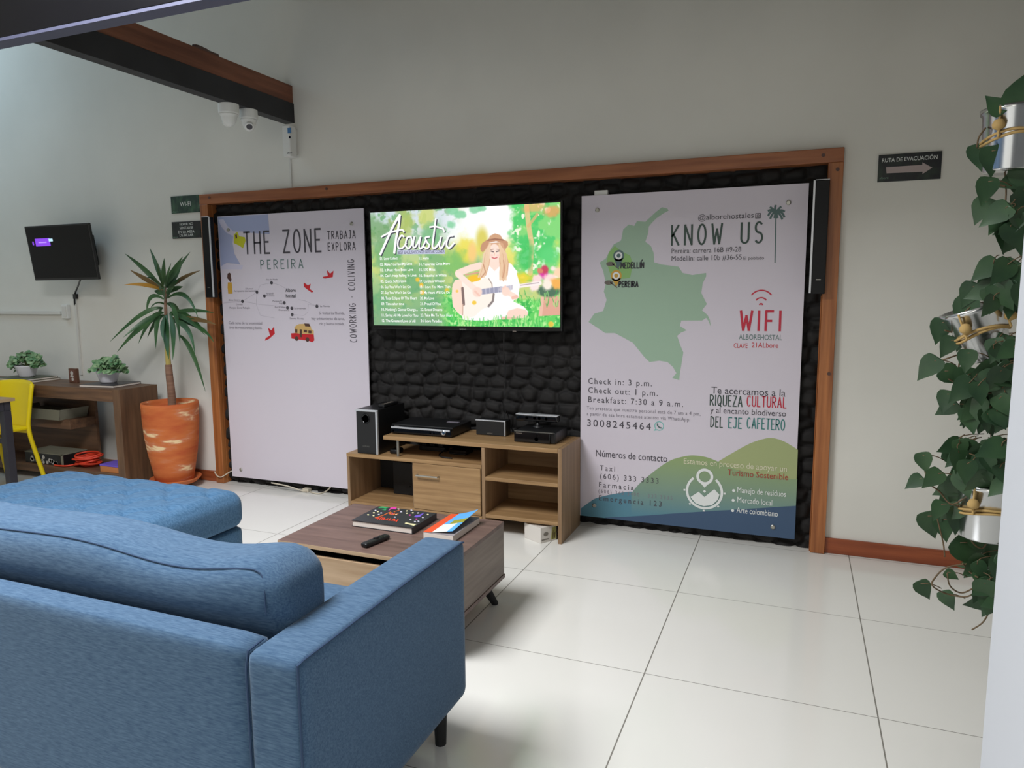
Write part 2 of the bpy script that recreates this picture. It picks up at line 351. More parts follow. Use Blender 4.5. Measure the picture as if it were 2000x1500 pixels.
mat('bucket_metal', C(212, 214, 216), 0.2, metal=1.0); mat('white_pot', C(222, 220, 226), 0.4)
mat('chair_yellow', C(232, 206, 6), 0.4); mat('chair_metal', C(36, 36, 44), 0.45); mat('table_wood_light', C(150, 128, 96), 0.5)
mat('cord_red', C(214, 62, 36), 0.5); mat('paper', C(226, 216, 206), 0.7); mat('book_dark', C(46, 46, 50), 0.4); mat('cover_khaki', C(112, 104, 84), 0.5); mat('cover_green', C(74, 82, 62), 0.5)
mat('photo_frame', C(96, 62, 46), 0.5); mat('photo_pale', C(190, 186, 180), 0.5); mat('photo_brown', C(110, 74, 64), 0.5)
mat('tray_grey', C(124, 122, 106), 0.6); mat('box_orange', C(190, 120, 66), 0.6); mat('carton', C(218, 212, 204), 0.6); mat('carton_grey', C(128, 122, 112), 0.6); mat('carton_green', C(176, 176, 104), 0.6)
mat('conf_green', C(50, 150, 90), .5); mat('conf_pink', C(206, 60, 150), .5); mat('conf_orange', C(232, 112, 40), .5); mat('conf_red', C(220, 66, 36), .5); mat('conf_purple', C(110, 84, 190), .5); mat('conf_cream', C(214, 206, 160), .5); mat('conf_pale', C(190, 186, 200), .5)
mat('guide_blue', C(96, 172, 236), .4); mat('guide_red', C(224, 84, 46), .4); mat('guide_white', C(224, 226, 220), .4); mat('guide_green', C(150, 150, 56), .4); mat('guide_inner', C(150, 142, 144), .5)

# ------------------------------------------------------------------ the room
XL, XR, YF, ZC = -6.6, 3.0, -7.6, 4.2
FL, FR, FH = -3.087, 1.239, 2.178           # outer edges of the wooden frame
IL, IR, IH = -3.013, 1.166, 2.105           # its inner edges
structure(box('floor', (XL-.2, YF-.2, -.12), (XR+.2, .3, 0), 'porcelain_tile'))
b = MB(); b.box((XL-.2, 0, 0), (-3.05, .25, ZC)); b.box((1.2, 0, 0), (XR+.2, .25, ZC)); b.box((-3.05, 0, 2.14), (1.2, .25, ZC))
structure(b.build('wall_back', 'wall_paint'))
structure(box('wall_left', (XL-.2, YF, 0), (XL, 0, ZC), 'wall_paint'))
structure(box('wall_front', (XL-.2, YF-.2, 0), (XR+.2, YF, ZC), 'wall_paint'))
structure(box('wall_right', (float(A(1935, 1250, y=-2.6)[0]), YF, 0), (XR+.2, -2.6, ZC), 'white_wall'))
structure(box('wall_east', (XR, -2.6, 0), (XR+.2, 0, ZC), 'wall_paint'))
b = MB()                                     # high ceiling at the wall side, lower one over the sitting area, a skylight opening in each
for a, c in (((XL-.2, -1.9), (-6.1, .25)), ((-5.1, -1.9), (XR+.2, .25)), ((-6.1, -.35), (-5.1, .25))): b.box((a[0], a[1], ZC), (c[0], c[1], ZC+.15))
for a, c in (((XL-.2, YF-.2), (-2.15, -1.901)), ((-.55, YF-.2), (XR+.2, -1.901)), ((-2.15, YF-.2), (-.55, -3.75)), ((-2.15, -2.15), (-.55, -1.901))): b.box((a[0], a[1], 3.34), (c[0], c[1], 3.49))
structure(b.build('ceiling', 'ceiling_paint'))
# added unseen panel over roof beam, bulkhead over cross beam; both shade the wall
b = MB(); b.prism([(-2.29, -1.786, 2.88), (-2.29, -1.28, 2.90), (-2.29, -.9, 3.08), (-2.29, -.6, 3.23), (-2.29, -.3, 3.36), (-2.29, 0, 3.46), (-2.29, 0, ZC), (-2.29, -1.786, ZC)], (.04, 0, 0))
b.box((XL, -1.88, 3.051), (XR, -1.83, ZC)); structure(b.build('bulkhead_and_shade_panel', 'wall_paint'))

# dark river-stone facing inside the frame
def stone_wall():
    rg = np.random.RandomState(4); x0, x1, z0, z1 = IL-.01, IR+.01, 0.0, IH+.01; nx, nz = 380, 192
    pts = []; z = -.03; row = 0
    while z < z1+.08:
        x = x0-.1+(row % 2)*.06
        while x < x1+.1:
            wd = rg.uniform(.085, .15); pts.append((x+wd/2+rg.uniform(-.01, .01), z+rg.uniform(-.02, .02))); x += wd
        z += rg.uniform(.072, .088); row += 1
    pts = np.array(pts); tilt = rg.uniform(-.16, .16, (len(pts), 2)); hh = rg.uniform(.7, 1.0, len(pts))
    X = np.linspace(x0, x1, nx); Z = np.linspace(z0, z1, nz); V = []
    for zz in Z:
        near = np.abs(pts[:, 1]-zz) < .2; P = pts[near]; T = tilt[near]; H = hh[near]
        dx = (X[:, None]-P[None, :, 0])/1.35; dz = zz-P[None, :, 1]; D = np.sqrt(dx*dx+dz*dz)
        o = np.argsort(D, axis=1); i0 = o[:, 0]; ar = np.arange(nx); d1 = D[ar, i0]; d2 = D[ar, o[:, 1]]
        e = np.clip((d2-d1)/.052, 0, 1); h = (1-(1-e)**2.2)**.75*H[i0]
        h = h*.05*(1+T[i0, 0]*dx[ar, i0]/.05*.5+T[i0, 1]*dz[0, i0]/.05*.5)
        for i in range(nx): V.append((X[i], .062-h[i], zz))
    F = [(j*nx+i, j*nx+i+1, (j+1)*nx+i+1, (j+1)*nx+i) for j in range(nz-1) for i in range(nx-1)]
    b = MB(); b.v = V; b.f = F; b.m = [0]*len(F)
    structure(b.build('wall_stone', 'black_stone', smooth=True, base=(0, 0, 0)))
stone_wall()
structure(box('wall_recess', (-3.05, .063, 0), (1.2, .25, 2.14), 'black_matte'))

# frame: two posts and a header
def bolt(parent, x, z, y, r=.009): MB().lathe([(0, -.0), (r, 0), (r, .004), (0, .004)], (x, y, z), 12, T=np.array([[1,0,0],[0,0,-1],[0,1,0]])).build('bolt_head', 'print_brown', parent)
b = MB(); b.box((FL, -.04, 0), (IL, 0, IH)); b.box((-3.05, 0, 0), (IL, .062, IH)); t1 = structure(b.build('trim_1', 'frame_wood_up', bevel=.004))
b = MB(); b.box((IR, -.04, 0), (FR, 0, IH)); b.box((IR, 0, 0), (1.2, .062, IH)); b.box((IR-.006, -.02, 0), (IR, -.006, 1.42)); t2 = structure(b.build('trim_2', 'frame_wood_up', bevel=.004))
b = MB(); b.box((FL, -.042, IH), (FR, 0, FH)); b.box((-3.05, 0, IH), (1.2, .062, 2.14)); t3 = structure(b.build('trim_3', 'frame_wood_long', bevel=.004))
for (u, v) in ((409, 386), (638, 369), (1608, 303)): q = A(u, v, y=-.042); bolt(t3, q[0], q[2], -.0425)
for (u, v) in ((1636, 331), (1619, 730)): q = A(u, v, y=-.04); bolt(t2, q[0], q[2], -.0405)
structure(box('baseboard_left', (XL, -.018, 0), (FL, 0, .082), 'baseboard_wood', bevel=.004))
structure(box('baseboard_right', (FR, -.018, 0), (XR, 0, .086), 'baseboard_wood', bevel=.004))

# ------------------------------------------------------------------ beams
t = thing('roof_beam', (-2.27, -1, 2.615), 'brown timber roof beam on a black steel channel, running out from the wall', 'beam')
box('timber', (-2.32, -1.783, 2.745), (-2.236, -.001, 2.863), 'beam_timber', t, bevel=.003)
box('steel_channel', (-2.31, -1.783, 2.615), (-2.23, -.001, 2.7445), 'beam_steel', t, bevel=.002)
b = MB(); pp = [A(378, 101, x=-2.25), A(396, 105, x=-2.25), A(414, 112, x=-2.25), A(426, 121, x=-2.25)]
b.tube(smooth_path([(p[0], p[1], max(p[2], 2.867)) for p in pp]), [.012, .014, .016, .017, .018, .018, .018, .018, .017, .016, .016, .016, .014, .012, .012, .012, .012, .012, .012, .012, .012, .012, .012, .012, .012][:25], 6).build('cable_loop', 'print_brown', t)
t = thing('cross_beam', (0, -1.86, 2.61), 'glossy black cross beam at the top left corner, in front of the timber beam', 'beam')
box('web', (XL+.001, -1.862, 2.626), (XR-.01, -1.788, 3.05), 'gloss_black_beam', t, bevel=.003)
box('lit_underside_plate', (XL+.001, -1.8605, 2.612), (XR-.01, -1.784, 2.6255), 'lit_underside_grey', t)  # bluish plate: daylight on the beam's underside put into the colour
# ------------------------------------------------------------------ printed posters
PY = -0.0133                                  # front plane of the two panels
def pf(k): return lambda x, z: (x, PY-.0006*k, z)
def fastener(root, u, v, m='steel_satin'):
    q = A(u, v, y=PY); MB().lathe([(0, 0), (.013, 0), (.013, .006), (.009, .009), (0, .009)], (q[0], PY, q[2]), 16, T=np.array([[1,0,0],[0,0,-1],[0,1,0]])).build('fastener', m, root, smooth=False)
def part(root, name, m, k=1):
    b = MB(); b._root = root; b._n = name; b._m = m; return b
def px(y, pts): return [tuple(A(u, v, y=y)) for u, v in pts]
def wpoly(mb, pts, k=1, m=0):
    y = PY-.0006*k; mb.flat([(q[0], y, q[2]) for q in (A(u, v, y=PY) for u, v in pts)], m)
def wxz(u, v): q = A(u, v, y=PY); return (q[0], q[2])
def zp(pts, box_): return [(box_[0]+a/box_[2], box_[1]+b/box_[2]) for a, b in pts]   # zoomed-crop coordinates to photo pixels

# --- left poster
LX0, LX1, LZ0, LZ1 = -2.951, -1.689, .057, 2.0155
t = thing('poster_panel', ((LX0+LX1)/2, PY, LZ0), 'white poster panel headed THE ZONE, left of the big television', 'poster', 'printed panels in the wooden frame')
box('panel', (LX0, PY, LZ0), (LX1, -.0035, LZ1), 'poster_white', t, bevel=.001)
Z4 = (400, 390, 2000/340)
b = MB(); wpoly(b, zp([(150,200),(725,168),(735,270),(745,395),(560,385),(430,365),(330,365),(320,500),(340,620),(410,745),(330,735),(250,730),(185,765)], Z4), 1)
b.build('watercolour_wash', 'print_sky', t)
b = MB(); wpoly(b, zp([(155,230),(215,225),(260,300),(330,365),(325,420),(250,380),(190,310)], Z4), 1.5); b.cuts = [(0, 0)]; b.cut(); wpoly(b, zp([(190,745),(330,745),(440,755),(430,800),(195,800)], Z4), .8); b.build_each('watercolour_highlight', 'print_pale', t)
b = MB(); wpoly(b, zp([(335,400),(375,370),(395,420),(460,430),(470,470),(440,560),(400,530),(335,500)], Z4), 2); b.build('butterfly_print', 'print_yellow', t)
b = MB(); wpoly(b, zp([(350,405),(370,400),(375,440),(358,450)], Z4), 3); b.build('butterfly_spot', 'print_brown', t)
y1 = PY-.0015
b = MB(); whand(b, 'THE ZONE', y1, (478, 495.5), (627, 491.5), 42, .33, .085)
whand(b, 'TRABAJA', y1, (640, 466.5), (694, 465.5), 15, .34, .11); whand(b, 'EXPLORA', y1, (641, 489.5), (694, 488), 15, .34, .11)
q0 = wxz(699, 668); q1 = wxz(693, 507)
hand_text(b, 'COWORKING - COLIVING', lambda x, z: (x, y1, z), (wxz(697, 668)[0], q0[1]), q1[1]-q0[1], wxz(697, 600)[0]-wxz(684.5, 600)[0], .34, .09, 0, rot=True)
b.build_each('heading_lettering', 'print_charcoal', t)
b = MB(); whand(b, 'PEREIRA', y1, (509.5, 526), (592, 523), 17, .42, .1); b.build('city_lettering', 'print_green_grey', t)
b = MB()
for pts in ([(1355,900),(1385,905),(1440,895),(1470,890),(1480,815),(1440,850),(1400,805),(1415,875),(1360,885)],
            [(1135,965),(1140,1000),(1175,1030),(1230,1068),(1248,1055),(1205,1025),(1218,965),(1185,985),(1145,955)],
            [(725,1470),(765,1500),(795,1460),(805,1540),(740,1600),(690,1620),(700,1590),(750,1560)]): b.cut(); wpoly(b, zp(pts, Z4), 1)
b.build_each('red_bird_print', 'print_bird_red', t)
b = MB(); wpoly(b, zp([(265,950),(310,950),(320,1080),(270,1082),(262,1010)], Z4), 1); b.build('yellow_skirt_print', 'print_ochre', t)
b = MB(); wpoly(b, zp([(262,850),(285,838),(298,850),(300,890),(308,920),(295,950),(275,920),(258,900)], Z4), 1); b.build('dancer_print', 'print_brown', t)
dots = [(768,955),(600,1062),(686,1107),(434,1168),(914,1185),(951,1242),(1001,1248),(1289,1225),(1005,1320)]
b = MB()
for d in dots: b.cut(); disc(b, wxz(*zp([d], Z4)[0]), .0125, pf(2), 14)
b.build_each('map_dot', 'print_charcoal', t)
b = MB()
for ln in ([(210,1190),(434,1168),(600,1062),(640,980),(768,955),(860,980),(960,1040)], [(200,1180),(434,1168),(640,1205),(820,1220),(951,1242),(1001,1248)], [(1080,1150),(1160,1165),(1289,1225)], [(600,1062),(590,1200),(640,1330),(800,1360)], [(1289,1225),(1190,1200),(1185,1290),(1140,1330),(1005,1320)]):
    ribbon(b, [wxz(*p) for p in zp(ln, Z4)], .0025, pf(.7))
b.build('road_lines', 'print_line', t)
b = MB(); cm = lambda s, a, c, h, off=0.0, sp=1.0: wtext(b, s, y1, zp([a], Z4)[0], zp([c], Z4)[0], h, sp, off)
cm('Alto del Nudo', (700,927), (836,924), 3.2); cm('Ukumarí', (468,1032), (555,1030), 3.2); cm('Aeropuerto internacional', (335,1058), (585,1058), 3.4)
cm('Parque El', (705,1088), (790,1086), 3); cm('Arenales', (705,1113), (800,1112), 3); cm('Zona Centro', (275,1163), (405,1160), 3); cm('Cerritos', (360,1212), (435,1212), 3); cm('Parque Zona Refugio', (285,1253), (520,1250), 3.4)
cm('Parque El', (780,1175), (885,1173), 3); cm('Lago', (855,1197), (905,1196), 3); cm('Plaza de Bolívar', (805,1245), (925,1243), 3); cm('Pereira', (850,1278), (970,1276), 3); cm('La circunvalar', (1030,1257), (1165,1257), 3.2); cm('La Florida', (1325,1235), (1435,1233), 3.4); cm('Santa Rosa', (975,1376), (1135,1374), 3.4)
wtext(b, 'Si visitas La Florida,', y1, (623.5,614.5), (673,613.5), 5.2); wtext(b, 'hay avistamiento de aves,', y1, (608.5,625), (673,624.5), 5.2); wtext(b, 'río y buena comida.', y1, (624.5,635), (673,634.5), 5.2)
wtext(b, 'Cada zona de tu proximidad', y1, (447,634), (512,633), 5.2); wtext(b, 'área de restaurantes y bares.', y1, (448,643), (512,642), 5.2)
b.build_each('small_print', 'print_grey', t)
b = MB(); wtext(b, 'Albore', y1, (557.5,570), (577.5,570), 6.5, 1, .012); wtext(b, 'hostal', y1, (558.5,581), (577.5,581), 6.5, 1, .012); b.build_each('hostel_lettering', 'print_black', t)
Z5 = (420, 530, 2000/290)
b = MB(); wpoly(b, zp([(1025,835),(1080,830),(1150,840),(1330,850),(1338,930),(1310,955),(1260,935),(1030,905)], Z5), 1); b.build('bus_body_print', 'print_bird_red', t)
b = MB(); wpoly(b, zp([(1070,750),(1290,770),(1330,800),(1330,850),(1075,832)], Z5), 1); wpoly(b, zp([(1085,735),(1130,710),(1220,705),(1290,740),(1295,772),(1080,752)], Z5), 1); b.build('bus_cabin_print', 'print_tan', t)
b = MB()
for (x0, x1, z0, z1) in ((1080,1110,775,825),(1143,1172,778,885),(1195,1240,785,820),(1258,1300,795,832)): wpoly(b, zp([(x0,z0),(x1,z0+4),(x1,z1+4),(x0,z1)], Z5), 2)
for c in ((1100,905),(1245,918)): disc(b, wxz(*zp([c], Z5)[0]), .0165, pf(2), 16)
wpoly(b, zp([(1200,700),(1270,705),(1285,745),(1215,740)], Z5), 2)
b.build('bus_windows_print', 'print_brown', t)
for uv in ((446.5, 449), (687, 437), (471, 917)): fastener(t, *uv)

# --- right poster
RX0, RX1, RZ0, RZ1 = -.171, 1.077, .056, 2.011
t = thing('poster_panel', ((RX0+RX1)/2, PY, RZ0), 'white poster panel headed KNOW US with a green country map, right of the big television', 'poster', 'printed panels in the wooden frame')
box('panel', (RX0, PY, RZ0), (RX1, -.0035, RZ1), 'poster_white', t, bevel=.001)
ZA = (1120, 340, 2000/540); ZB = (1120, 720, 2000/540)
mp = [(640,240),(680,250),(688,265),(650,285),(600,320),(570,350),(545,380),(540,430),(520,490),(560,520),(580,570),(585,640),(640,655),(760,670),(790,715),(860,730),(960,715),(960,740),(935,790),(925,860),(965,940),(930,985),(970,1020),(985,1050),(995,1105),(975,1060),(960,1040),(930,1060),(870,1060),(780,1060),(770,1100),(820,1130),(780,1145),(750,1170),(770,1230),(795,1290),(770,1440),(765,1490),(715,1475),(745,1440),(720,1395),(680,1360),(620,1350),(550,1360),(510,1320),(430,1220),(300,1150),(230,1150),(110,1070),(150,1010),(215,990),(240,910),(220,850),(235,790),(215,700),(190,640),(235,610),(260,560),(290,510),(345,480),(360,400),(400,365),(440,375),(460,340),(520,345),(590,280)]
b = MB(); wpoly(b, zp(mp, ZA), 1); b.build('country_map_print', 'print_map', t)
b = MB(); wpoly(b, zp([(255,570),(300,520),(350,560),(410,590),(430,650),(410,750),(330,760),(270,730),(240,640)], ZA), 2); b.build('region_print', 'print_map_light', t)
def pin(name, c, tip, m):
    b = MB(); q = wxz(*zp([c], ZA)[0]); tq = wxz(*zp([tip], ZA)[0]); disc(b, q, .033, pf(4), 24)
    b.flat([pf(4)(q[0]-.028, q[1]-.015), pf(4)(*tq), pf(4)(q[0]+.028, q[1]-.015)])
    disc(b, q, .022, pf(5), 20, 1); disc(b, (q[0], q[1]), .012, pf(6), 12, 0); b.build(name, [m, 'print_light'], t)
pin('green_pin_print', (328,590), (322,690), 'print_palm'); pin('ochre_pin_print', (310,735), (310,815), 'print_ochre')
b = MB()
for c in ((268,650), (255,785)):
    b.cut(); disc(b, wxz(*zp([c], ZA)[0]), .026, pf(3), 18, 0, .013); ribbon(b, [wxz(*p) for p in zp([(c[0]+15, c[1]), (c[0]+60, c[1]+35)], ZA)], .007, pf(3))
b.build_each('pin_shadow_print', 'print_grey_brown', t)
b = MB(); whand(b, 'MEDELLIN', PY-.003, (1212.5,524.5), (1257,522.5), 10.5, .25, .2); whand(b, 'PEREIRA', PY-.003, (1209,561), (1246,559.5), 10.5, .25, .2)
q = wxz(1252, 511); b.cut(); ribbon(b, [q, (q[0]+.008, q[1]+.01)], .006, pf(4)); b.build_each('map_lettering', 'print_black', t)
b = MB(); whand(b, 'KNOW US', y1, (1312,478), (1488,474.5), 38, .42, .1); b.build_each('heading_lettering', 'print_dark_green', t)
b = MB(); wtext(b, '@alborehostales', y1, (1363.5,430), (1472,425.5), 10.5); wtext(b, 'Pereira: carrera 16B #9-28', y1, (1311.5,494.5), (1447.5,492), 9.5); wtext(b, 'Medellín: calle 10b #36-55', y1, (1311.5,509), (1448.5,507.5), 9.5); wtext(b, 'El poblado', y1, (1452,507.5), (1492,506.5), 6)
q = wxz(1480.5, 421.5); s_ = .012; b.cut()
ribbon(b, [(q[0]-s_, q[1]-s_), (q[0]+s_, q[1]-s_), (q[0]+s_, q[1]+s_), (q[0]-s_, q[1]+s_), (q[0]-s_, q[1]-s_)], .004, pf(2)); ribbon(b, [(q[0]+.006*math.cos(a), q[1]+.006*math.sin(a)) for a in np.linspace(0, 6.283, 13)], .003, pf(2))
b.build_each('address_lettering', 'print_charcoal', t)
b = MB(); ribbon(b, [wxz(*p) for p in zp([(1465,270),(1463,400),(1458,640)], ZA)], .006, pf(1))
for tip, mid in (((1410,300),(1425,255)),((1425,320),(1440,275)),((1525,310),(1510,260)),((1510,325),(1495,280)),((1462,228),(1455,250)),((1500,238),(1485,250)),((1425,240),(1440,250)),((1410,265),(1440,250)),((1525,270),(1500,252)),((1455,315),(1458,290)),((1475,315),(1470,290))):
    P = bez(wxz(*zp([(1465,275)], ZA)[0]), wxz(*zp([mid], ZA)[0]), wxz(*zp([tip], ZA)[0]), 6); kk = locals().get('kk', 1)+.06; ribbon(b, P, .011, pf(kk))
b.build('palm_print', 'print_palm', t)
c0 = wxz(1487.5, 596); b = MB()
for r_, a0, a1 in ((.066, 40, 140), (.033, 40, 140)):
    ribbon(b, [(c0[0]-.003+r_*math.cos(math.radians(a)), c0[1]+r_*math.sin(math.radians(a))*1.05+(.012 if r_ > .05 else .006)) for a in np.linspace(a0, a1, 16)], .0075, pf(1))
ribbon(b, [(c0[0]-.003+.008*math.cos(math.radians(a)), c0[1]+.008*math.sin(math.radians(a))) for a in np.linspace(20, 160, 8)], .008, pf(1))
b.build('wifi_symbol_print', 'print_red', t); b = MB(); whand(b, 'WIFI', y1, (1446,646.5), (1524,644), 37, .36, .12); b.build('wifi_lettering', 'print_red', t)
b = MB(); wtext(b, 'ALBOREHOSTAL', y1, (1443,663), (1527.5,664.5), 10); b.build('network_lettering', 'print_green_grey', t)
b = MB(); wtext(b, 'CLAVE', y1, (1433,679.5), (1460,679.5), 9); wtext(b, '21ALbore', y1, (1468,679), (1520,679), 9.5); b.build_each('handwritten_lettering', 'print_bird_red', t)
b = MB(); wt = lambda s, a, c, h, sp=1.0, off=0.0, m=0: wtext(b, s, y1, a, c, h, sp, off, m)
wt('Check in: 3 p.m.', (1149,751), (1273,753), 11, 1.25); wt('Check out: 1 p.m.', (1149,768.5), (1284.5,772), 11, 1.25); wt('Breakfast: 7:30 a 9 a.m.', (1149,786), (1334,794), 11, 1.25)
wt('3008245464', (1147,833), (1271,839), 13, 1.3); wt('Números de contacto', (1164,893), (1303,901), 13); wt('Te acercamos a la', (1389,770), (1534,772.5), 13)
wt('y al encanto biodiverso', (1387,807), (1535,812.5), 11)
wt('Taxi', (1172,919.5), (1201,920), 10, 1.5); wt('(606) 333 3333', (1172,936), (1286,943), 10, 1.35); wt('Farmacia', (1170,952), (1237.5,957), 10, 1.4); wt('Emergencia 123', (1170,977), (1292,990), 10, 1.4)
b.build_each('information_lettering', 'print_charcoal', t)
b = MB(); wt('Ten presente que nuestro personal está de 7 am a 4 pm,', (1146,801), (1368,810.5), 6.5, 1.15); wt('a partir de esa hora estamos atentos vía WhatsApp.', (1146,812), (1348,822), 6.5, 1.15); wt('(606) 340 3400 - 333 3335', (1169,963), (1313,975.5), 7, 1.5); b.build_each('small_print', 'print_grey', t)
b = MB(); whand(b, 'RIQUEZA', y1, (1387,792.5), (1449,793), 20, .26, .1); whand(b, 'DEL', y1, (1388,834), (1411,834.5), 20, .26, .1); b.build_each('slogan_lettering', 'print_dark_green', t)
b = MB(); whand(b, 'CULTURAL', y1, (1459,794), (1535,796), 20, .26, .1); b.build('slogan_red_lettering', 'print_red', t)
b = MB(); whand(b, 'EJE', y1, (1423,836), (1448,836.5), 20, .26, .1); whand(b, 'CAFETERO', y1, (1459,837), (1532,839.5), 20, .24, .1); b.build_each('slogan_teal_lettering', 'print_teal', t)
b = MB(); q = wxz(1287.5, 832); ribbon(b, [(q[0]+.026*math.cos(a), q[1]+.026*math.sin(a)) for a in np.linspace(-2.1, 3.9, 26)]+[(q[0]-.028, q[1]-.028), (q[0]-.012, q[1]-.024)], .005, pf(1)); b.build('chat_logo_ring', 'print_mint', t)
b = MB(); ribbon(b, [(q[0]-.011, q[1]+.012), (q[0]-.009, q[1]+.001), (q[0]+.001, q[1]-.009), (q[0]+.012, q[1]-.011)], .008, pf(2)); b.build('chat_logo_handset', 'print_palm', t)
# hills at the foot of the poster: flat print, olive running to teal downwards
hm = mat('print_hill_blend', C(130, 156, 130), .5); tc = N(hm, 'ShaderNodeTexCoord'); sp = N(hm, 'ShaderNodeSeparateXYZ'); L(hm, tc.outputs['Object'], sp.inputs[0])
cr = N(hm, 'ShaderNodeValToRGB'); els = cr.color_ramp.elements; els[0].position = .04; els[0].color = C(84, 132, 150); els[1].position = .44; els[1].color = C(148, 168, 110); e = els.new(.22); e.color = C(126, 152, 134)
L(hm, sp.outputs[2], cr.inputs[0]); L(hm, cr.outputs[0], bsdf(hm).inputs['Base Color'])
def hill(name, top, bottom, m, k):
    b = MB(); P = [wxz(*p) for p in zp(top, ZB)]; S_ = smooth_path([(a, c, 0) for a, c in P], 8); pts = [(a[0], a[1]) for a in S_]
    zb = [bottom(x) for x, z in pts]
    for i in range(len(pts)-1): b.add([pf(k)(pts[i][0], zb[i]), pf(k)(pts[i+1][0], zb[i+1]), pf(k)(*pts[i+1]), pf(k)(*pts[i])], [(0, 1, 2, 3)])
    return b.build(name, m, t)
bot = lambda x: RZ0
hill('far_hill_print', [(1050,670),(1150,610),(1280,540),(1390,505),(1450,503),(1520,525),(1590,565),(1624,588)], bot, 'print_hill', .5)
hill('green_hill_print', [(420,900),(480,830),(600,730),(700,665),(800,635),(870,628),(960,640),(1045,672),(1150,720),(1300,760),(1450,790),(1618,800)], bot, hm, 1)
hill('teal_hill_print', [(55,1010),(110,970),(170,935),(300,905),(420,890),(470,905)], bot, 'print_hill_teal' if 'print_hill_teal' in MATS else mat('print_hill_teal', C(84, 132, 150), .5), .8)
hill('navy_hill_print', [(230,1077),(480,1065),(760,1045),(1000,1030),(1250,1015),(1400,1005),(1610,992)], bot, 'print_navy', 2)
y1 = PY-.0024
b = MB(); wt('Estamos en proceso de apoyar un', (1335.5,906.5), (1537,920.5), 11); b.build('hill_lettering', 'print_cream', t)
b = MB(); wt('Turismo Sostenible', (1421,929), (1539,936.5), 11.5); b.build('hill_red_lettering', 'print_redtext', t)
b = MB(); wt('Manejo de residuos', (1440,963), (1535,969.5), 11); wt('Mercado local', (1440,982), (1508,987), 11); wt('Arte colombiano', (1438.5,1002), (1519,1008.5), 11)
for uv in ((1433,958), (1432,977), (1431,997)): b.cut(); disc(b, wxz(*uv), .0085, pf(4), 14)
b.build_each('list_lettering', 'print_light', t); b = MB()
ZC_ = (1300, 720, 1324/300)
cc = wxz(*zp([(334,1060)], ZC_)[0]); rr = wxz(*zp([(486,1060)], ZC_)[0])[0]-cc[0]
for a0, a1 in ((-228, 48),):
    ribbon(b, [(cc[0]+rr*math.cos(math.radians(a)), cc[1]+rr*math.sin(math.radians(a))) for a in np.linspace(a0, a1, 40)], .014, pf(4))
for a in (180, 0, 270, 225, 315): ribbon(b, [(cc[0]+rr*1.13*math.cos(math.radians(a)), cc[1]+rr*1.13*math.sin(math.radians(a))), (cc[0]+rr*1.17*math.cos(math.radians(a)), cc[1]+rr*1.17*math.sin(math.radians(a)))], .011, pf(4))
pc = wxz(*zp([(338,930)], ZC_)[0]); rp = wxz(*zp([(400,930)], ZC_)[0])[0]-pc[0]; tp = wxz(*zp([(336,1025)], ZC_)[0])
ribbon(b, [(pc[0]+rp*math.cos(math.radians(a)), pc[1]+rp*math.sin(math.radians(a))) for a in np.linspace(0, 360, 30)], .016, pf(4.6))
b.flat([pf(4.3)(pc[0]-rp*.85, pc[1]-rp*.7), pf(4.3)(*tp), pf(4.3)(pc[0]+rp*.85, pc[1]-rp*.7), pf(4.3)(pc[0], pc[1]-rp)])
P = zp([(215,1105),(285,1060),(335,1105),(420,1038),(465,1085),(450,1130),(400,1175),(330,1185),(260,1160)], ZC_); wpoly(b, P, 4.9); disc(b, wxz(*zp([(336,1057)], ZC_)[0]), .009, pf(4), 4)
b.build('white_hill_print', 'print_light', t)
for uv in ((1167, 410.5), (1540, 396), (1161, 987), (1509.5, 1029)): fastener(t, *uv)
q = A(1161, 372.5, y=.0); q2 = A(1187, 381, y=0)
tag(box('junction_box', (q[0], -.003, q2[2]-.035), (q2[0], .05, q[2]), 'white_plastic', bevel=.003), 'small white junction box peeking out above the KNOW US poster', 'box')
mat('speaker_black', C(13, 13, 15), 0.5, spec=.3); mat('screen_off', C(10, 10, 12), 0.35, spec=0.2)
# ------------------------------------------------------------------ the big television and its picture
TX0, TX1, TZ0, TZ1, TY = -1.576, -.273, 1.237, 1.970, -.107
t = thing('television', ((TX0+TX1)/2, TY, TZ0), 'large wall television showing a woman playing guitar and a song list', 'television')
b = MB(); b.box((TX0-.012, TY, TZ0-.026), (TX1+.012, TY+.03, TZ1+.012)); b.build('bezel', 'black_gloss', t, bevel=.004)
b = MB(); b.box((TX0+.12, TY+.03, TZ0+.06), (TX1-.12, -.02, TZ1-.12)); b.build('back_housing', 'black_plastic', t, bevel=.01)
b = MB(); wtext(b, 'SAMSUNG', TY-.0006, (897.5, 644.5), (910.5, 644.8), 2.6); b.build('maker_lettering', 'steel_satin', t)
b = MB(); q = A(1005, 647, y=TY); b.box((q[0]-.012, TY-.003, q[2]-.004), (q[0]+.012, TY, q[2]+.004)); b.build('sensor_window', 'print_grey_brown', t)
b = MB(); b.tube(smooth_path([A(984, 651, y=-.05), A(984, 690, y=-.03), A(987, 730, y=-.02), A(985, 772, y=-.03)]), .004, 6); b.build('power_cable', 'black_plastic', t)

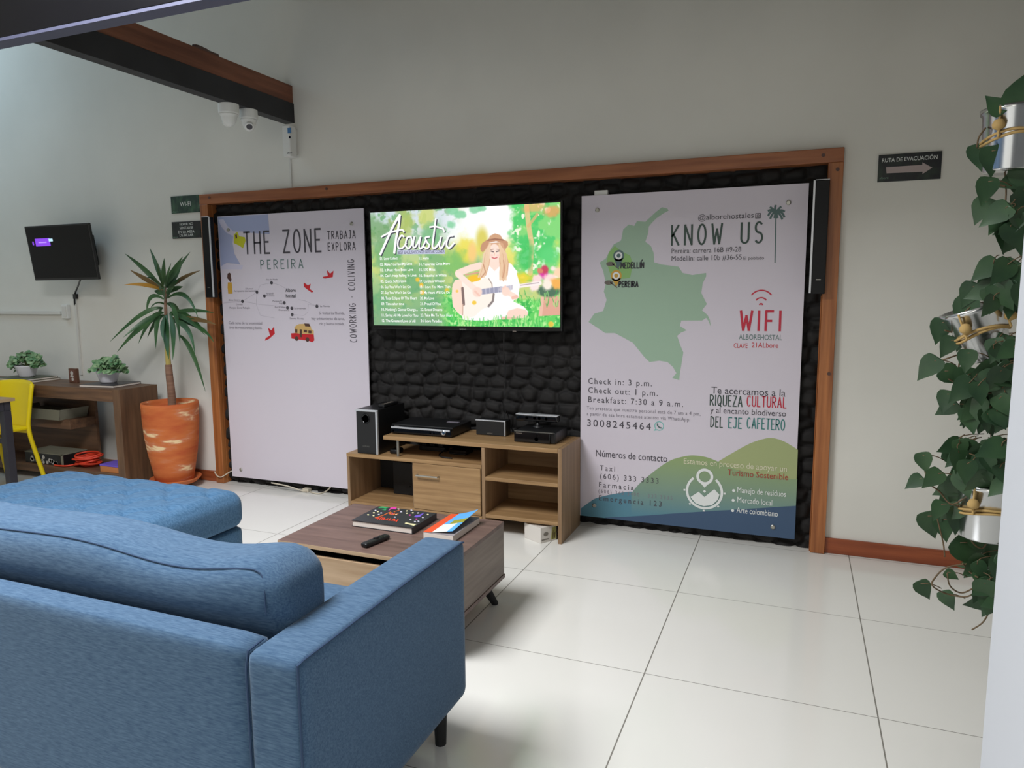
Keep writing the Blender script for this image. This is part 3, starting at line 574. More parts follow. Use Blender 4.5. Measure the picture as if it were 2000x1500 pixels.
def paint():
    W, H = 520, 292
    src = np.array([(110,215),(1873,118),(1880,1285),(152,1265)], float); dst = np.array([(0,0),(1,0),(1,1),(0,1)], float)
    M = []; rhs = []
    for (x, y), (u, v) in zip(src, dst): M += [[x,y,1,0,0,0,-u*x,-u*y],[0,0,0,x,y,1,-v*x,-v*y]]; rhs += [u, v]
    h = np.append(np.linalg.solve(np.array(M), np.array(rhs)), 1).reshape(3, 3)
    def T(p): q = h @ np.array([p[0], p[1], 1.0]); return q[:2]/q[2]
    U, V = np.meshgrid(np.linspace(0, 1, W), np.linspace(0, 1, H)); AS = 16/9
    rg = np.random.RandomState(3)
    def noise(n, s=0):
        r = np.random.RandomState(s).rand(n+1, int(n*AS)+2); y = V*n*.999; x = U*n*AS*.999; y0 = y.astype(int); x0 = x.astype(int); fy = y-y0; fx = x-x0; fy = fy*fy*(3-2*fy); fx = fx*fx*(3-2*fx)
        y1 = np.minimum(y0+1, n); return (r[y0,x0]*(1-fx)+r[y0,x0+1]*fx)*(1-fy)+(r[y1,x0]*(1-fx)+r[y1,x0+1]*fx)*fy
    def fbm(n, s=0, o=4): return sum(noise(n*2**i, s+i)/2**i for i in range(o))/sum(1/2**i for i in range(o))
    img = np.zeros((H, W, 3)); col = lambda c: np.array(c, float)
    def mixin(a, c): nonlocal img; img = img*(1-a[..., None])+col(c)*a[..., None]
    def sm(e0, e1, x): t_ = np.clip((x-e0)/(e1-e0), 0, 1); return t_*t_*(3-2*t_)
    def blob(c, rx, ry, colr, al=1.0, soft=.6, ang=0, nz=0):
        q = T(c); k = 1770.0; dx = (U-q[0])*AS; dy = V-q[1]; a = math.radians(ang); ex = dx*math.cos(a)+dy*math.sin(a); ey = -dx*math.sin(a)+dy*math.cos(a)
        d = np.sqrt((ex/(rx/k*AS))**2+(ey/(ry/k*AS))**2)
        if nz: d = d+(fbm(14, nz)-.5)*1.2
        mixin(al*(1-sm(1-soft, 1+soft*.3, d)), colr)
    def poly(P, colr, al=1.0):
        P = [T(p) for p in P]; ins = np.zeros((H, W)); 
        for (ox, oy) in ((-.25,-.25),(.25,-.25),(-.25,.25),(.25,.25)):
            uu = U+ox/W; vv = V+oy/H; c = np.zeros((H, W), bool)
            for i in range(len(P)):
                (x1, y1), (x2, y2) = P[i], P[i-1]
                cond = ((y1 > vv) != (y2 > vv)); c ^= cond & (uu < (x2-x1)*(vv-y1)/((y2-y1) if abs(y2-y1) > 1e-9 else 1e-9)+x1)
            ins += c*.25
        mixin(ins*al, colr)
    def line(P, wd, colr, al=1.0):
        q = [T(p) for p in P]; d = np.full((H, W), 9.0)
        for i in range(len(q)-1):
            a = np.array([q[i][0]*AS, q[i][1]]); c = np.array([q[i+1][0]*AS, q[i+1][1]]); ab = c-a; px_ = U*AS-a[0]; py_ = V-a[1]; tt = np.clip((px_*ab[0]+py_*ab[1])/(ab@ab+1e-12), 0, 1); d = np.minimum(d, np.hypot(px_-ab[0]*tt, py_-ab[1]*tt))
        wv = wd/1130/2; mixin(al*(1-sm(wv-.0015, wv+.003, d)), colr)
    # garden backdrop
    n1 = fbm(5, 1); n2 = fbm(9, 11); n3 = fbm(22, 21, 3)
    img[:] = col((178, 205, 130)); mixin(sm(.42, .62, n1), (120, 176, 110)); mixin(sm(.5, .7, n2)*.7, (206, 214, 110)); mixin(sm(.55, .75, n3)*.5*(V > .35), (86, 160, 96))
    top = 1-sm(.05, .42, V+(n1-.5)*.25); mixin(top*.9, (212, 224, 240)); mixin(top*sm(.5, .66, n2), (150, 180, 110)); mixin(top*sm(.56, .68, n3), (120, 176, 130))
    blob((180, 380), 130, 190, (96, 150, 84), .75, .6, nz=5); blob((430, 330), 110, 150, (170, 190, 90), .8, .5, nz=7); blob((650, 260), 90, 130, (200, 210, 110), .9, .5, nz=9); blob((700, 400), 120, 110, (110, 180, 120), .8, .5, nz=13)
    mixin((1-sm(.36, .50, U))*sm(.45, .8, V)*.55, (88, 158, 110)); mixin((1-sm(.30, .45, U))*sm(.78, 1, V)*.6, (104, 150, 116))
    blob((1200, 300), 420, 330, (255, 255, 255), 1, .55); blob((1000, 420), 200, 120, (250, 255, 250), .9, .6)
    for c, r_ in (((880,190),60),((940,230),55),((1090,185),60),((860,330),55),((1150,180),40)): blob(c, r_, r_*.6, (120, 205, 150), .85, .4, nz=31)
    blob((1150, 480), 70, 140, (214, 200, 70), .9, .6); blob((1000, 560), 130, 130, (236, 220, 70), .9, .7, nz=17); blob((1060, 590), 50, 110, (250, 200, 120), .9, .6); blob((1420, 620), 100, 160, (236, 226, 90), .8, .7)
    blob((900, 680), 120, 110, (120, 190, 90), .8, .6, nz=19)
    right = sm(.755, .80, U+(n2-.5)*.12); mixin(right*(V < .62), (120, 214, 110)); mixin(right*sm(.5, .64, n2)*(V < .62), (64, 200, 96)); mixin(right*sm(.52, .68, n1)*(V < .6), (206, 224, 90)); mixin(right*sm(.60, .72, n3)*(V < .6), (240, 250, 220))
    line([(1560,150),(1580,330),(1610,500),(1600,780)], 46, (226, 196, 130), .9); line([(1580,340),(1660,230)], 26, (220, 180, 110), .8); blob((1620, 170), 130, 40, (240, 170, 100), .7, .6, nz=23); blob((1800, 200), 90, 50, (236, 150, 80), .75, .6, nz=25)
    blob((1560, 640), 90, 130, (40, 190, 80), .8, .6, nz=27); blob((1780, 620), 110, 90, (80, 210, 110), .8, .6)
    blob((1540, 830), 110, 50, (240, 210, 40), .9, .6, nz=29); blob((1090, 830), 90, 40, (250, 190, 30), .95, .5)
    for c in ((590,890),(600,960),(830,940),(820,980),(555,840)): blob(c, 26, 24, (250, 190, 40), .9, .6)
    # lawn
    gy = .70+.05*np.sin(U*9)+.03*(fbm(30, 41, 2)-.5); gm = sm(0, .05, V-gy)*sm(.36, .46, U); mixin(gm, (84, 205, 84)); mixin(gm*sm(.5, .66, fbm(40, 43, 2)), (46, 180, 70)); mixin(gm*sm(.56, .7, fbm(46, 47, 2)), (170, 236, 140))
    # basket of flowers
    poly([(1700,1000),(1880,990),(1880,1170),(1680,1180)], (222, 160, 136)); poly([(1700,1000),(1730,1000),(1712,1180),(1680,1180)], (236, 184, 160)); blob((1770, 945), 110, 55, (62, 100, 74), 1, .3)
    for c, r_, k in (((1720,780),48,(214,40,150)),((1740,740),40,(196,50,80)),((1660,830),50,(250,214,214)),((1800,830),60,(255,220,214)),((1840,870),60,(244,170,70)),((1640,900),45,(255,230,226)),((1850,770),55,(250,210,170)),((1760,890),50,(250,236,220)),((1690,760),26,(214,120,90)),((1810,740),34,(250,230,220))): blob(c, r_, r_*.9, k, 1, .5, nz=51)
    for k in range(40):
        a = rg.uniform(1480, 1880); c = rg.uniform(980, 1110); line([(a, c), (a+rg.uniform(-25, 25), c-rg.uniform(30, 70))], 6, (150, 236, 120) if k % 2 else (40, 170, 60), .7)
    # seated woman: dress, legs, arms, face, hair, hat
    SK = (252, 222, 206); DR = (255, 252, 250)
    poly([(1120,1020),(1300,980),(1440,1040),(1540,1090),(1585,1140),(1560,1190),(1420,1200),(1280,1215),(1150,1225),(980,1215),(960,1150)], DR)
    poly([(1400,1130),(1480,1105),(1560,1120),(1585,1155),(1560,1195),(1470,1205),(1370,1200)], (250, 214, 196)); poly([(1340,1185),(1480,1192),(1470,1208),(1330,1212)], (240, 190, 170))
    poly([(1160,690),(1250,650),(1330,670),(1420,690),(1475,760),(1470,880),(1480,990),(1440,1050),(1180,1050),(1130,900)], DR)
    poly([(1215,640),(1310,640),(1330,700),(1270,760),(1210,700)], SK)
    # guitar
    G = []
    for a in np.linspace(0, 2*math.pi, 60): G.append((980+(150+22*math.cos(2*a))*math.cos(a)*.75, 1015+175*math.sin(a)))
    poly([(880,890),(905,845),(960,835),(1040,870),(1120,850),(1190,820),(1235,850),(1255,920),(1270,985),(1255,1050),(1215,1090),(1150,1120),(1090,1180),(1000,1205),(930,1150),(885,1090),(872,980)], (255, 242, 230))
    poly([(880,890),(905,845),(960,835),(975,920),(978,1170),(930,1150),(885,1090),(872,980)], (252, 220, 200))
    line([(972,920),(985,1070)], 26, (120, 96, 92)); line([(978,1070),(976,1170)], 7, (200, 160, 140)); line([(1262,975),(1255,1040),(1215,1088)], 20, (130, 118, 116)); line([(1215,830),(1245,880),(1250,930)], 8, (170, 150, 140))
    blob((1082, 1055), 24, 20, (246, 200, 60), 1, .4); blob((922, 948), 16, 14, (246, 196, 90), 1, .4)
    line([(1140,955),(1330,930)], 52, (150, 150, 176)); line([(1330,930),(1500,900)], 42, (196, 190, 204)); line([(1500,900),(1690,872)], 34, (255, 240, 236)); line([(1510,893),(1680,868)], 6, (170, 150, 160))
    for k in range(9): line([(1150+k*38, 930-k*5), (1152+k*38, 978-k*5)], 5, (210, 208, 222))
    # arms and hands
    line([(1130,710),(1040,735),(930,780)], 64, SK); line([(930,790),(1010,860),(1090,930)], 54, (255, 228, 214)); blob((1110, 955), 48, 46, (252, 216, 200), 1, .25); line([(1000,795),(1140,770)], 10, (222, 150, 130))
    line([(1090,950),(1130,990)], 18, (244, 196, 178)); line([(1440,780),(1470,880),(1465,990)], 66, DR); line([(1465,1000),(1400,965)], 46, SK); blob((1375, 950), 40, 42, (252, 216, 200), 1, .25); line([(1345,925),(1370,900)], 14, (250, 206, 190)); line([(1440,1010),(1475,1000)], 30, (244, 190, 170))
    # hair behind, face, waves of hair, hat
    poly([(1190,500),(1350,490),(1375,600),(1400,680),(1390,800),(1350,860),(1320,800),(1310,640),(1230,640),(1215,720),(1190,800),(1140,830),(1125,790),(1160,700),(1180,600)], (214, 160, 122))
    blob((1265, 590), 56, 76, (253, 224, 208), 1, .12)
    for hx in (1170,1185,1150,1200): line([(1225,510),(hx+20,600),(hx+8,690),(hx-12,760),(hx-30,815)], 15, (240, 206, 170), .9)
    for hx in (1340,1360,1325,1378): line([(1310,510),(hx-6,600),(hx+6,690),(hx-6,770),(hx-4,840)], 15, (238, 200, 160), .9)
    line([(1165,700),(1185,770),(1150,815)], 10, (190, 130, 96), .8); line([(1350,660),(1362,740),(1345,820)], 10, (196, 138, 104), .8)
    line([(1235,574),(1256,580)], 9, (90, 70, 76)); line([(1285,578),(1308,572)], 9, (90, 70, 76)); line([(1230,560),(1256,556)], 5, (150, 110, 96)); line([(1288,556),(1312,558)], 5, (150, 110, 96)); line([(1268,590),(1265,614)], 5, (236, 180, 164)); line([(1245,634),(1268,642),(1290,634)], 9, (206, 90, 96)); blob((1240, 615), 18, 14, (250, 190, 180), .5, .8); blob((1300, 615), 18, 14, (250, 190, 180), .5, .8)
    poly([(1135,545),(1150,500),(1195,468),(1260,455),(1340,462),(1390,485),(1392,520),(1365,560),(1345,500),(1280,480),(1215,495),(1180,560),(1160,585),(1140,572)], (196, 140, 104)); poly([(1205,470),(1225,430),(1270,408),(1320,425),(1345,468),(1270,458)], (206, 154, 116)); line([(1205,472),(1270,460),(1345,470)], 12, (150, 96, 72))
    for k in range(70):
        a = rg.uniform(890, 1780); line([(a, 1280), (a+rg.uniform(-30, 30), 1280-rg.uniform(40, 110))], 7, [(120, 225, 110), (60, 190, 80), (190, 240, 150)][k % 3], .75)
    blob((1795, 1255), 26, 26, (236, 190, 50), .9, .3)
    img = np.clip(img*.90+26, 0, 255)/255.0
    return np.where(img <= .04045, img/12.92, ((img+.055)/1.055)**2.4)
PIC = paint()
Hh, Ww = PIC.shape[:2]
xs = np.linspace(TX0, TX1, Ww); zs = np.linspace(TZ1, TZ0, Hh)
b = MB(); b.v = [(x, TY-.0008, z) for z in zs for x in xs]; b.f = [(j*Ww+i, (j+1)*Ww+i, (j+1)*Ww+i+1, j*Ww+i+1) for j in range(Hh-1) for i in range(Ww-1)]; b.m = [0]*len(b.f)
m = mat('screen_picture', (0, 0, 0, 1), .25); at = N(m, 'ShaderNodeAttribute'); at.attribute_name = 'picture'; L(m, at.outputs['Color'], bsdf(m).inputs['Emission Color']); bsdf(m).inputs['Emission Strength'].default_value = 1.02
s = b.build('screen', m, t)
ca = s.data.color_attributes.new('picture', 'FLOAT_COLOR', 'POINT'); ca.data.foreach_set('color', np.concatenate([PIC.reshape(-1, 3), np.ones((Hh*Ww, 1))], 1).astype(np.float32).ravel())
glow('screen_white', (1, 1, 1, 1), 1.08); glow('screen_shadow', C(70, 70, 84), 1.0); glow('screen_label', C(196, 200, 226), 1.0)
Z6 = (700, 370, 2000/420); ty = TY-.0016
script = [  # brush letters of the picture title
 ([(205,605),(270,460),(330,330),(385,240)], .016), ([(385,240),(375,340),(350,470),(335,590)], .016), ([(215,440),(300,400),(400,375),(425,395)], .011),
 ([(425,440),(400,430),(370,480),(372,540),(410,545),(445,500)], .011), ([(490,440),(455,450),(440,520),(470,548),(500,500),(490,440)], .011), ([(520,440),(510,530),(535,530),(580,440)], .011), ([(580,440),(565,530),(590,545),(630,470)], .011),
 ([(660,440),(625,450),(640,490),(660,520),(640,548),(600,530)], .011), ([(720,275),(705,400),(690,530),(720,540),(760,480)], .012), ([(665,350),(720,345),(780,365)], .010), ([(770,440),(755,520),(775,545),(810,480)], .011), ([(880,430),(840,440),(820,510),(845,545),(890,500)], .012), ([(785,360),(800,390)], .012)]
for nm, mm, dx, dz, yy in (('title_shadow', 'screen_shadow', .007, -.006, TY-.0013), ('title_lettering', 'screen_white', 0, 0, TY-.0019)):
    b = MB()
    for pts, wd in script:
        P = [A(*p, y=TY) for p in zp(pts, Z6)]; S_ = smooth_path(P, 6); ribbon(b, [(q[0]+dx, q[2]+dz) for q in S_], wd, lambda x, z: (x, yy, z))
    b.build(nm, mm, t)
b = MB(); P = [A(*p, y=TY) for p in zp([(362,562),(805,562),(805,600),(362,604)], Z6)]; b.flat([(q[0], TY-.0012, q[2]) for q in P]); b.build('subtitle_band', 'screen_label', t)
b = MB(); wtext(b, 'BEST ENGLISH SONGS GUITAR COVER', ty, zp([(368,598)], Z6)[0], zp([(800,592)], Z6)[0], 6, 1.0, .006); b.build('subtitle_lettering', 'screen_shadow', t)
b = MB()
songs = ['01. Love Collect', '02. Make You Feel My Love', '03. It Must Have Been Love', "04. Can't Help Falling In Love", '05. Quick, Softly Love', "06. Say You Won't Let Go", "07. Say You Won't Let Go", '08. Total Eclipse Of The Heart', '09. Time after time', "10. Nothing's Gonna Change...", '11. Saving All My Love For You', '12. The Greatest Love of All']
e1 = [365, 500, 510, 540, 445, 487, 487, 545, 425, 552, 555, 530]
for i, (s_, x1) in enumerate(zip(songs, e1)):
    yy = 655+i*52.6; x0 = 200+i*1.8; wtext(b, s_, ty, zp([(x0, yy)], Z6)[0], zp([(x1, yy-3+i*.4)], Z6)[0], 5.2, 1.0, .008)
songs = ['13. Hello', '14. Yesterday Once More', '15. 500 Miles', '16. Beautiful in White', '17. Careless Whisper', '18. I Love You More Than', '19. My Heart Will Go On', '20. My Love', '21. Proud Of You', '22. Sweet Dreams', '23. Take Me To Your Heart', '24. Love Paradise']
e2 = [655, 850, 715, 820, 805, 855, 850, 705, 765, 780, 880, 778]
for i, (s_, x1) in enumerate(zip(songs, e2)):
    yy = 652+i*53; wtext(b, s_, ty, zp([(566+i*1.2, yy)], Z6)[0], zp([(x1, yy)], Z6)[0], 5.2, 1.0, .008)
b.build_each('song_lettering', 'screen_white', t)

# ------------------------------------------------------------------ slim loudspeakers on the frame posts
def slim(x0, x1, z0, z1, side, label):
    t = thing('slim_speaker', ((x0+x1)/2, -.075, z0), label, 'speaker', 'slim loudspeakers on the frame posts')
    box('cabinet', (x0, -.095, z0), (x1, -.0455, z1), 'speaker_black', t, bevel=.004)
    box('bracket', ((x0+x1)/2-.015, -.046, (z0+z1)/2-.05), ((x0+x1)/2+.015, -.0395, (z0+z1)/2+.05), 'black_plastic', t)
    xs_ = (x1-.001, x1+.010) if side > 0 else (x0-.010, x0+.001)
    b = MB(); b.box((xs_[0], -.099, z0+.004), (xs_[1], -.090, z1)); b.box((x0, -.0965, z1), (x1, -.086, z1+.004)); b.build('silver_edge', 'silver', t, bevel=.002)
    b = MB(); b.box(((x0+x1)/2-.012, -.0962, z0+.072), ((x0+x1)/2+.012, -.095, z0+.077)); b.build('maker_mark', 'steel_satin', t)
slim(-3.026, -2.957, 1.424, 2.006, 1, 'slim black wall speaker with silver edge beside the THE ZONE poster')
slim(1.108, 1.176, 1.428, 2.012, -1, 'slim black wall speaker with silver edge beside the KNOW US poster')

# ------------------------------------------------------------------ signs on the wall
def sign(uv, name, label, m):
    P = [A(*p, y=-.008) for p in uv]; x0 = P[0][0]; x1 = P[1][0]; z1 = P[0][2]; z0 = P[1][2]
    t = thing(name, ((x0+x1)/2, -.008, z0), label, 'sign'); box('board', (x0, -.008, z0), (x1, -.0005, z1), m, t, bevel=.001); return t
ys = -.0088
t = sign(((333, 384), (389, 414)), 'wall_sign', 'dark green WI-FI sign, upper of two signs left of the wooden frame', 'sign_green')
b = MB(); wtext(b, 'WI-FI', ys, (351.5, 403), (372.5, 402), 8.5, 1, .01); b.build_each('sign_lettering', 'sign_text', t)
b = MB(); wtext(b, 'albore', ys, (336, 415.5), (349, 415), 3); b.build('small_logo', 'sign_small', t)
t = sign(((335, 434), (392.5, 464)), 'wall_sign', 'black four-line notice, lower of two signs left of the wooden frame', 'sign_black')
b = MB()
for s_, a, c in (('FAVOR NO', (351, 440.5), (377, 439.5)), ('SENTARSE', (351, 448), (377, 447)), ('EN LA MESA', (348, 455.5), (380, 454.5)), ('DE BILLAR', (351, 462), (378, 461.2))): wtext(b, s_, ys, a, c, 5, 1, .012)
b.build_each('sign_lettering', 'sign_text', t)
b = MB(); wtext(b, 'albore', ys, (338, 465), (347, 464.5), 3); b.build('small_logo', 'sign_small', t)
t = sign(((1716.5, 303), (1837, 349)), 'evacuation_sign', 'black evacuation route sign with an arrow, on the right wall', 'sign_black')
b = MB(); wtext(b, 'RUTA DE EVACUACIÓN', ys, (1722.5, 316), (1831, 311.5), 7.5, 1, .012); b.build_each('sign_lettering', 'sign_text', t)
b = MB(); b.flat([(q[0], ys, q[2]) for q in (A(u, v, y=ys) for u, v in ((1730.5,326.5),(1801.5,322),(1801.5,317),(1821,327.5),(1801.5,340),(1802,335.5),(1731.5,338.5)))]); b.build('arrow_print', 'sign_arrow', t)
b = MB(); wtext(b, 'albore', ys, (1717.5, 350), (1735, 349), 4); b.build('small_logo', 'sign_small', t)

# ------------------------------------------------------------------ small tilted television on the left wall
t = thing('wall_television', (-4.304, -.255, 1.778), 'small black television tilted forward on the left wall', 'television')
t.rotation_euler = (math.radians(6.9), 0, math.radians(-.3)); LOC[t] = np.zeros(3)
b = MB(); b.box((-.36, 0, -.2125), (.36, .02, .2125)); b.build('bezel', 'black_plastic', t, bevel=.004)
b = MB(); b.box((-.348, -.0012, -.195), (.348, 0, .2005)); b.build('screen', 'screen_off', t)
b = MB(); b.box((-.26, .02, -.16), (.26, .055, .14)); b.build('back_housing', 'black_plastic', t, bevel=.012)
glow('menu_purple', C(140, 70, 236), 1.0); glow('menu_cyan', C(196, 240, 255), 1.0); glow('menu_lilac', C(190, 150, 255), 1.0)
b = MB(); b.box((-.262, -.0022, .055), (-.095, -.0012, .115), 0); b.box((-.225, -.003, .079), (-.135, -.0022, .089), 2); b.box((-.105, -.003, .089), (-.062, -.0012, .110), 1); b.box((-.298, -.0022, .066), (-.283, -.0012, .094), 0); b.build('screen_menu', ['menu_purple', 'menu_cyan', 'menu_lilac'], t)
b = MB(); b.box((-.03, .055, -.05), (.03, .20, .03)); b.box((-.10, .20, -.12), (.10, .232, .12)); b.build('wall_bracket', 'black_matte', t)
b = MB(); b.tube(smooth_path([A(157, 546, y=-.20), A(152, 560, y=-.08), A(147, 572, y=-.02), A(145.5, 583, y=-.012), A(146, 596, y=-.012)]), .007, 6); q = A(147.5, 579, y=-.014); b.box((q[0]-.015, -.026, q[2]-.02), (q[0]+.015, -.002, q[2]+.02))
tag(b.build('television_cable', 'black_plastic'), 'black cable dropping from the small tilted television', 'cable')
a = A(148, 594, y=-.005); c = A(157, 752, y=-.005)
tag(box('cable_duct', (a[0]-.010, -.014, .785), (a[0]+.010, -.0005, a[2]), 'white_pvc', bevel=.002), 'thin white vertical cable duct below the small television', 'cable duct')
a = A(0, 606, y=-.005); c = A(121, 611.5, y=-.005)
tag(box('cable_trunking', (-5.9, -.022, c[2]-.012), (c[0], -.0005, c[2]+.016), 'white_pvc', bevel=.002), 'white horizontal cable trunking on the left wall', 'cable duct')
a = A(123, 595, y=-.01); c = A(137, 622, y=-.01)
t = thing('socket_box', ((a[0]+c[0])/2, -.01, c[2]), 'white socket box at the end of the horizontal trunking', 'socket')
box('housing', (a[0], -.03, c[2]), (c[0], -.0005, a[2]), 'white_plastic', t, bevel=.004); box('face_plate', (a[0]+.012, -.034, c[2]+.014), (c[0]-.012, -.0295, a[2]-.014), 'white_pvc', t, bevel=.002)
# white device under the beam end, with its thin duct
a = A(558, 246, y=-.06); c = A(575, 307, y=-.06)
t = thing('wireless_access_point', ((a[0]+c[0])/2, -.05, c[2]), 'white upright wireless device on the wall under the beam end', 'router')
box('bracket', (a[0]+.02, -.03, c[2]+.03), (c[0]-.01, -.0005, a[2]-.02), 'white_pvc', t)
box('housing', (a[0], -.10, c[2]), (c[0], -.0295, a[2]-.005), 'white_plastic', t, bevel=.006)
q0 = A(561.5, 250, y=-.1); q1 = A(569, 260, y=-.1)
box('blue_label', (q0[0], -.1012, q1[2]), (q1[0], -.0995, q0[2]), 'blue_label', t)
b = MB(); q = A(566, 268, y=-.1); b.lathe([(0, 0), (.008, 0), (.008, .002), (0, .002)], (q[0], -.0995, q[2]), 14, T=np.array([[1,0,0],[0,0,-1],[0,1,0]])); wtext(b, 'albore', -.1012, (560.5, 300), (570.5, 299.5), 2.5, 1, .02); b.build('logo_print', 'lens_black', t)
a = A(566.5, 308, y=-.004); c = A(569.5, 364, y=-.004)
tag(box('device_cable_duct', (a[0]-.007, -.010, FH+.001), (a[0]+.007, -.0005, a[2]+.01), 'white_pvc', bevel=.002), 'thin white vertical duct between the wireless device and the wooden frame', 'cable duct')
# two dome cameras under the beam
def dome(u, v, y, z, r, yaw, label):
    q = A(u, v, z=z) if y is None else A(u, v, y=y); c = np.array([q[0], q[1], z])
    t = thing('security_camera', c, label, 'camera', 'security cameras under the roof beam')
    MB().lathe([(0, 0), (r*.98, 0), (r, -.004), (r, -.052), (r*.96, -.058), (0, -.058)], c, 28).build('base', 'white_plastic', t, smooth=False)
    b = MB(); pr_ = [(r*.80*math.cos(a), -.058-.075*math.sin(a)) for a in np.linspace(0, math.pi/2, 10)]; b.lathe([(r*.9, -.0585), (r*.88, -.066)]+pr_[1:], c, 28); b.build('eyeball', 'white_plastic', t, smooth=True)
    d = np.array([math.sin(yaw)*.75, -math.cos(yaw)*.75, -.66]); d /= np.linalg.norm(d); ee = c+np.array([0, 0, -.075])
    xx = np.cross(d, [0, 0, 1]); xx /= np.linalg.norm(xx); T = np.stack([xx, np.cross(d, xx), d], 1)
    MB().lathe([(0, 0), (.026, 0), (.026, .054), (.019, .056), (0, .056)], ee, 20, T=T).build('lens_barrel', 'white_plastic', t)
    MB().lathe([(0, .0565), (.019, .0565), (.017, .058), (0, .058)], ee, 20, T=T).build('lens', 'lens_black', t)
dome(446, 204, None, 2.6145, .062, -1.9, 'white dome security camera under the beam, the farther from the wall')
dome(485, 215, None, 2.6145, .056, .75, 'white dome security camera under the beam with dark lens, nearer the wall')
# ------------------------------------------------------------------ television stand and what is on it
SX0, SX1, SY0, SY1 = -1.622, -.165, -.408, -.03
t = thing('tv_stand', ((SX0+SX1)/2, -.22, 0), 'stepped oak television stand with open shelves and one drawer', 'tv stand')
box('upper_board', (-1.342, SY0, .535), (SX1-.024, SY1, .560), 'oak', t, bevel=.002)
b = MB(); b.box((SX1-.023, SY0, 0), (SX1, SY1, .560)); b.build('side_panel', 'oak_up', t, bevel=.002)
box('divider_panel', (-.668, SY0+.004, .0), (-.646, SY1, .5345), 'oak_up', t, bevel=.002)
box('lower_top_board', (SX0, SY0, .404), (-.6685, SY1, .427), 'oak', t, bevel=.002)
box('side_panel', (SX0, SY0+.002, .0), (SX0+.020, SY1, .4035), 'oak_up', t, bevel=.002)
box('bottom_board', (SX0+.0205, SY0+.002, .088), (-.6685, SY1, .110), 'oak', t, bevel=.002)
box('inner_panel', (-1.150, SY0+.022, .1105), (-1.135, SY1, .4035), 'oak_up', t)
for nm, z in (('shelf', .335), ('shelf', .106)): box(nm, (-.6455, SY0+.003, z), (SX1-.0235, SY1, z+.022), 'oak', t, bevel=.002)
box('back_panel', (-.6455, SY1-.012, .1285), (SX1-.0235, SY1-.004, .5345), 'oak', t)
box('back_panel', (SX0+.0205, SY1-.012, .1105), (-1.151, SY1-.004, .4035), 'black_matte', t)
d = box('drawer', (-1.132, SY0-.002, .113), (-.674, SY0+.0195, .402), 'oak', t, bevel=.002)
b = MB(); b.tube([(-1.100, SY0-.002, .331), (-1.100, SY0-.024, .331), (-.952, SY0-.024, .331), (-.952, SY0-.002, .331)], .0055, 8); b.build('handle', 'steel_satin', d)
b = MB(); b.lathe([(.009, 0), (.009, .1075)], (-1.254, SY0+.03, .4272), 16); b.build('support_rod', 'steel_satin', t, smooth=False)
box('plinth', (-1.10, SY1-.05, 0), (-.70, SY1-.03, .0875), 'black_matte', t)
# subwoofer
t = thing('subwoofer', (-1.47, -.25, .4272), 'black subwoofer with silver front edge standing at the left of the stand', 'speaker')
z0, z1 = .4275, .715; x0, x1 = -1.552, -1.392
box('cabinet', (x0, -.378, z0), (x1, -.05, z1), 'black_plastic', t, bevel=.004)
box('front_baffle', (x0+.004, -.391, z0+.002), (x1-.012, -.3785, z1-.012), 'black_matte', t, bevel=.003)
b = MB(); b.box((x1-.012, -.396, z0), (x1, -.377, z1)); b.box((x0, -.396, z1-.012), (x1-.012, -.377, z1)); b.build('silver_edge', 'silver', t, bevel=.003)
TY_ = np.array([[1,0,0],[0,0,-1],[0,1,0]])
pq = A(714, 818, y=-.391)
MB().lathe([(.029, -.002), (.033, .001), (.030, .005), (.025, .003), (.0225, -.002)], (pq[0], -.391, pq[2]), 32, T=TY_).build('port_ring', 'black_gloss', t, smooth=True)
MB().lathe([(0, .0015), (.0235, .0015)], (pq[0], -.391, pq[2]), 28, T=TY_).build('port_hole', 'dark_hole', t)
b = MB(); wtext(b, 'SAMSUNG', -.3917, (708.5, 873), (721.5, 873), 2.6); b.build('maker_lettering', 'steel_satin', t)
t = thing('black_remote', (-1.41, -.2, .716), 'thin black remote lying on top of the subwoofer', 'remote control')
b = MB(); b.soft((-1.44, -.30, .7165), (-1.395, -.12, .736), .006, (6, 14, 5)); b.build('case', 'black_plastic', t, smooth=True)
b = MB()
for k in range(4): b.box((-1.43, -.28+k*.035, .736), (-1.405, -.262+k*.035, .7372))
b.build('buttons', 'print_grey_brown', t)
# receiver
t = thing('dvd_receiver', (-1.11, -.2, .5605), 'black disc receiver with a silver strip on the upper board', 'disc player')
x0, x1, y0 = -1.330, -.897, -.335
b = MB(); b.box((x0, y0+.012, .566), (x1, -.05, .622)); b.build('case', 'black_plastic', t, bevel=.004)
b = MB(); b.box((x0+.001, y0, .566), (x1-.001, y0+.0118, .616)); b.build('front_panel', 'black_gloss', t, bevel=.003)
b = MB(); b.box((x0+.004, y0-.003, .5975), (x1-.012, y0-.0002, .609)); b.build('silver_strip', 'silver', t, bevel=.001)
b = MB(); b.lathe([(.0165, 0), (.0165, .012), (.013, .014), (.0125, .006), (0, .006)], (x1-.053, y0, .592), 24, T=TY_); b.build('volume_knob', 'chrome', t, smooth=False)
b = MB()
for dx in (.285, .310): b.lathe([(0, .001), (.005, .001)], (x0+dx, y0-.001, .581), 12, T=TY_)
b.lathe([(0, .001), (.006, .001)], (x0+.02, y0-.001, .581), 12, T=TY_); b.build('buttons', 'steel_satin', t)
b = MB(); b.box((x0+.03, y0-.0008, .6108), (x0+.062, y0, .6148)); b.build('maker_mark', 'steel_satin', t)
b = MB()
for px_, py_ in ((x0+.04, y0+.04), (x1-.04, y0+.04), (x0+.04, -.08), (x1-.04, -.08)): b.lathe([(.014, 0), (.014, .0058)], (px_, py_, .5602), 12)
b.build('feet', 'black_matte', t)
